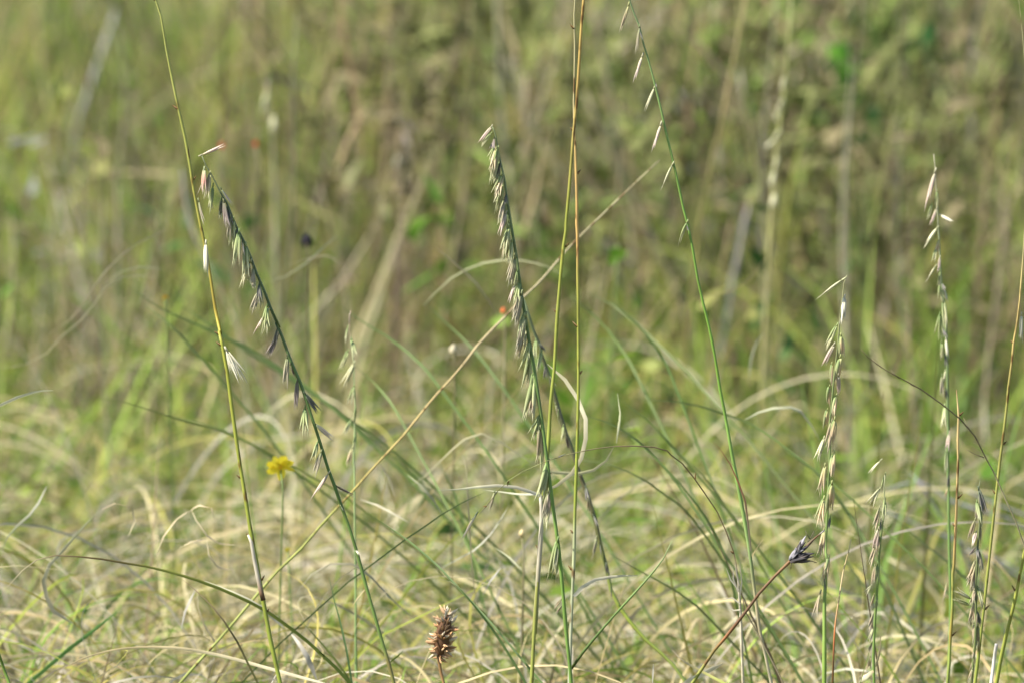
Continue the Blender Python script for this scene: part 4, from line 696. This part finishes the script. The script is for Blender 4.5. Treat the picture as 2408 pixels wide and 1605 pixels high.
far_stem('tr', [(440, -60), (420, 50), (370, 300), (310, 600), (250, 900), (200, 1100), (150, 1350), (110, 1568), (80, 1800)], 1.0, [(0, 13), (1, 14)], [(0, (.50, .44, .20)), (.5, (.46, .36, .17)), (.7, (.36, .35, .12)), (1, (.34, .30, .10))], 'slanting yellow tan stem right of the bright green stalk')
far_stem('tr', [(1050, -60), (1020, 60), (990, 150), (965, 220)], 2.0, [(0, 16), (1, 14)], (.48, .36, .22), 'short orange tan stem above the bright green leaves')
far_stem('tr', [(900, 600), (870, 700), (830, 900), (780, 1100), (740, 1300), (720, 1450)], 1.3, [(0, 12), (1, 16)], [(0, (.36, .36, .14)), (.5, (.34, .40, .08)), (1, (.36, .36, .08))], 'yellow green blurred stem left of the dark green leaves', mat=M_BLADE)
far_stem('tr', [(380, 480), (410, 620), (435, 740), (450, 860)], 1.9, [(0, 10), (.5, 20), (1, 10)], (.50, .46, .36), 'short pale grey straw fragment beside the slanting yellow tan stem')
far_stem('mr', [(770, -60), (740, 60), (700, 280), (660, 460), (640, 620), (620, 720)], 1.5, [(0, 8), (.15, 20), (.6, 24), (1, 18)], [(0, (.46, .40, .36)), (1, (.44, .41, .36))], 'weathered pinkish grey dead stem behind the bright green stalk')
far_stem('mr', [(650, 60), (600, 300), (560, 540), (540, 700), (520, 900)], 1.3, [(0, 9), (1, 11)], (.46, .36, .20), 'tan stem along the left of the weathered grey dead stem')
far_stem('A', [(190, 780), (205, 900), (225, 1010), (260, 1110), (300, 1190)], 1.0, [(0, 5), (.3, 16), (.6, 18), (1, 5)], [(0, (.42, .40, .36)), (1, (.54, .47, .34))], 'blurred pale dead leaf stem crossing close behind the spent olive stalk')
G5 = 'upright blurred stems at the back'
k = 0
for i in range(74):                       # more upright stems of the far stand
    x = random.uniform(-40, 2450); top = random.uniform(-120, 520); Y = random.uniform(1.2, 3.0)
    if top < 100: Y = max(Y, 1.4)
    lean = random.gauss(0, 70); cc = [(.44, .37, .22), (.40, .36, .24), (.30, .22, .13), (.46, .42, .30), (.34, .34, .12), (.36, .28, .19)][i % 6]
    ln = random.uniform(350, 800); px = [(x + lean * (1 - u) + 12 * math.sin(u * 5 + i), top + ln * u) for u in (0, .25, .5, .75, 1)]
    nm = ['tan', 'pale fawn', 'dark brown', 'bleached straw coloured', 'olive green', 'reddish brown'][i % 6]
    cnt[0] += 1; stalk_single('dry_stalk', 'blurred %s upright stem in the stand at the back of the meadow' % nm, 'stem', px, Y, [(0, 3), (.4, 6), (1, 8)], tuple(np.array(cc) * .85), M_DRY, nm + ' ' + G5, seed=cnt[0], step=.03, sides=5, wob=.02)
# blurred stalk hung with pale spikelets
px = L('tr', (745, -40), (725, 250), (700, 560), (670, 800), (640, 1050), (620, 1250), (600, 1568), (590, 1750))
q_ = stalk('flowering_stalk', 'blurred straw coloured stalk of pale spikelets right of the bright green stalk', 'grass stalk', px, 1.25, [(0, 5), (1, 10)], [(0, (.36, .38, .14)), (1, (.40, .36, .16))], M_GREENSTEM, seed=70, step=.02)
for q in [((692, 535), (685, 640)), ((690, 680), (655, 780)), ((665, 740), (630, 850)), ((670, 900), (610, 1000)), ((625, 970), (560, 1040)), ((650, 1080), (628, 1180)), ((625, 1190), (600, 1300)), ((630, 1340), (610, 1450))]: add_spikelet(q_, *L('tr', *q), 1.24, 'cream', 'fat')
px = L('tl', (1850, 560), (1850, 700), (1875, 850), (1890, 1050), (1900, 1300), (1905, 1600))
q2 = stalk('flowering_stalk', 'blurred stalk with two cream spikelets behind the leaning purple stalk', 'grass stalk', px, 1.6, [(0, 4), (1, 9)], (.40, .37, .24), M_GREENSTEM, seed=71, step=.02)
for q in [((1845, 640), (1825, 790)), ((1890, 800), (1890, 920))]: add_spikelet(q2, *L('tl', *q), 1.59, 'cream', 'fat')
# dark brown seed spike
def spike_plant():
    Y = 1.9; px = L('tm', (440, 770), (435, 850), (425, 960), (410, 1100), (400, 1300), (390, 1600)); e = stalk('dark_spike_weed', 'blurred dark brown seed spike between the two flowering stalks', 'seed head', px, Y, [(0, 6), (1, 12)], (.16, .11, .08), M_HEAD, seed=72, step=.02)
    me = None; rr = np.random.default_rng(5)
    for i in range(30):
        u = i / 30; c = L('tm', (440 - 25 * u, 780 + 540 * u))[0]; a = c; s = 1 if i % 2 else -1
        b = (c[0] + s * rr.uniform(8, 20), c[1] + rr.uniform(12, 30)); add_spikelet(e, a, b, Y, ['dark', 'violet', 'brown'][i % 3], 'fat', name='seed_scale', dy=rr.uniform(-.01, .01))
    add_spikelet(e, *L('tm', (400, 1080), (375, 1170)), Y - .02, 'white', 'fat', name='seed_scale')
spike_plant()
# grey dead twigs to the right
G6 = 'grey twigs of the low dead shrub'
for pts in [[(560, 480), (640, 452), (740, 430), (820, 470), (920, 540), (1100, 600), (1250, 640), (1336, 700), (1450, 790)], [(540, 590), (600, 620), (680, 650), (800, 710), (950, 760), (1100, 840)], [(-60, 970), (0, 982), (170, 1000), (330, 1060), (480, 1130)], [(480, 1180), (520, 1165), (600, 1140), (720, 1200), (860, 1290)],
            [(1000, 480), (1050, 500), (1180, 560), (1336, 620), (1450, 700)], [(1180, 1310), (1230, 1380), (1290, 1450), (1380, 1540)], [(700, 390), (740, 430), (800, 520)], [(60, 1160), (180, 1180), (300, 1230), (420, 1300)], [(1000, 820), (1150, 850), (1300, 930), (1450, 1030)]]:
    far_stem('H', pts, .85, [(0, 4), (.5, 7), (1, 9)], [(0, (.27, .27, .28)), (1, (.22, .21, .22))], 'blurred blue grey dead twig lying behind the dusky and plump grained stalks', G6, name='dead_twig', cat='twig', mat=M_HEAD)
# leafy forb with rounded green leaves
def leaf_mesh(c):
    n = 7; t = np.linspace(0, 1, n); wv = np.sin(np.pi * t ** .8) * .36 + .01
    p = np.stack([t, 0 * t, -.25 * t ** 2], 1)
    v, f, cc = ribbon(p, wv * 2, np.tile(c, (n, 1)), .25); return make_mesh('leaf', [(v, f, cc)], M_BLADE)
def forb(label, stem_px, Y, leaves, group=None):
    e = stalk('leafy_forb', label, 'plant', stem_px, Y, [(0, 6), (1, 10)], (.20, .24, .09), M_GREENSTEM, group, seed=cnt[0], step=.02); cnt[0] += 1
    rr = np.random.default_rng(cnt[0])
    for (r, u, v, size, c) in leaves:
        for k in range(3):
            x, y = L(r, (u, v))[0]; A = Vector(P(x + rr.normal(0, 9), y + rr.normal(0, 9), Y + rr.normal(0, .012)))
            d = Vector((rr.normal(0, .6), rr.normal(-.3, .4), rr.normal(.3, .5))).normalized(); z = Vector((rr.normal(-.4, .3), rr.normal(-.5, .3), .8)); z = (z - d * z.dot(d)).normalized(); y_ = z.cross(d)
            s = size * mpp(Y) * rr.uniform(.8, 1.2); link('leaf', leaf_mesh(tuple(np.array(c) * rr.uniform(.85, 1.15))), e, Matrix.Translation(A - d * s * .5) @ Matrix((d, y_, z)).transposed().to_4x4() @ Matrix.Diagonal((s, s, s, 1)))
BG_, DKG = (.19, .44, .05), (.035, .11, .025)
forb('leafy weed with rounded bright and dark green leaves at the back of the meadow', L('tr', (1030, 330), (1060, 480), (1090, 650), (1120, 900), (1150, 1200)), 2.1, [('tr', 1030, 360, 60, BG_), ('tr', 1000, 440, 40, DKG), ('tr', 1120, 540, 60, (.07, .18, .02)), ('tr', 1080, 610, 55, (.06, .15, .02)), ('tr', 1160, 480, 40, BG_)])
forb('weed with small dark green leaves above the tip of the pale pinkish stalk', L('tr', (1630, 200), (1700, 450), (1760, 650), (1740, 900), (1700, 1200)), 2.2, [('tr', 1630, 260, 55, DKG), ('tr', 1650, 330, 40, DKG), ('tr', 1770, 640, 50, (.05, .10, .04)), ('tr', 1890, 370, 35, (.08, .15, .03))])
forb('weed with small dark green leaves low beside the bright leafy weed', L('tr', (1310, 740), (1330, 850), (1300, 1050), (1280, 1300)), 2.0, [('tr', 1320, 790, 45, DKG), ('tr', 1200, 970, 40, DKG), ('tr', 1350, 850, 35, (.07, .15, .03))])
forb('small bright green leafy sprig behind the two bare upright stalks', L('mc', (2130, 180), (2130, 280), (2120, 420), (2110, 600)), 1.2, [('mc', 2130, 220, 35, (.16, .33, .03)), ('mc', 2110, 290, 30, (.16, .33, .03))])

# flowers, buds, berry
def flower(px, Y, size, label, c, stem_px, n=6, droop=.3, group=None, centre=(.70, .42, .02)):
    e = stalk('wild_flower', label, 'flower', stem_px, Y, [(0, 4), (1, 5)], (.17, .23, .07), M_GREENSTEM, group, seed=cnt[0], step=.02); cnt[0] += 1
    C = Vector(P(px[0], px[1], Y)); s = size * mpp(Y)
    for k in range(n):
        a = k * 2 * math.pi / n + .3; d = Vector((math.cos(a), -math.sin(a) * .35 - .2, math.sin(a) * .75 + .1)).normalized(); z = Vector((-.55, -.6, .65)); z = (z - d * z.dot(d)).normalized(); y_ = z.cross(d)
        t = np.linspace(0, 1, 6); me = make_mesh('petal', [ribbon(np.stack([t, 0 * t, .15 * t ** 2], 1), (np.sin(np.pi * np.clip(t * .86 + .05, 0, 1)) ** .7) * .75, np.tile(c, (6, 1)), .12)], M_PETAL)
        link('petal', me, e, Matrix.Translation(C) @ Matrix((d, y_, z)).transposed().to_4x4() @ Matrix.Diagonal((s, s, s, 1)))
    t = np.linspace(0, 1, 5); me = make_mesh('flower_centre', [tube(np.stack([0 * t, 0 * t, (t - .5)], 1) * s * .5, np.array([.05, .13, .15, .12, .03]) * s, np.tile(centre, (5, 1)), 8)], M_HEAD); link('flower_centre', me, e, Matrix.Translation(C))
YL = (.89, .74, .05)
fx = L('bl', (1918, 85))[0]; flower(fx, .30, 34, 'blurred yellow wildflower between the spent olive stalk and the leaning stalk', YL, [(fx[0], fx[1] + 2), (fx[0] + 6, fx[1] + 60), (fx[0] + 4, fx[1] + 130)], 7)
fx = L('bl', (1968, 655))[0]; flower(fx, .40, 8, 'tiny yellow flower low below the larger yellow one', (.70, .62, .05), [(fx[0], fx[1] + 2), (fx[0] + 3, fx[1] + 50)], 5)
fx = L('ml', (1145, 492))[0]; flower(fx, .6, 8, 'tiny orange yellow bud left of the spent olive stalk', (.62, .36, .02), [(fx[0], fx[1] + 2), (fx[0] + 3, fx[1] + 80)], 5)
def bud(px, Y, size, c, label, cat='bud', name='flower_bud', group=None):
    cnt[0] += 1; stem = [(px[0], px[1] + size * .3), (px[0] + 5, px[1] + 50), (px[0] + 3, px[1] + 140)]
    e = stalk(name, label, cat, stem, Y, [(0, 4), (1, 6)], (.20, .18, .09), M_GREENSTEM, group, seed=cnt[0], step=.02); s = size * mpp(Y)
    t = np.linspace(0, 1, 7); C = P(px[0], px[1], Y)
    link('bud', make_mesh('bud', [tube(C + np.stack([.2 * (t - .5) ** 2 * s, 0 * t, (t - .5) * s * 1.5], 1), np.array([.08, .36, .5, .52, .45, .28, .05]) * s, np.tile(c, (7, 1)), 8)], M_HEAD), e)
bud(L('tl', (1770, 1000))[0], 1.3, 12, (.36, .012, .012), 'blurred red bud, the darker of two behind the leaning stalk tip')
bud(L('tl', (1535, 1012))[0], 1.35, 12, (.45, .05, .04), 'blurred red bud touching the topmost spikelet of the leaning stalk')
bud(L('mc', (1252, 688))[0], .6, 11, (.60, .16, .05), 'small orange red bud left of the densely hung stalk')
bud(L('ml', (2122, 100))[0], .8, 26, (.012, .010, .014), 'round black berry head right of the leaning stalk', 'berry', 'dark_berry')
bud(L('bm', (1365, 655))[0], .3, 13, (.70, .56, .28), 'small cream bud beside the bleached sheath')
bud(L('mc', (868, 985))[0], .5, 18, (.62, .54, .36), 'cream bud in the meadow left of the densely hung stalk')
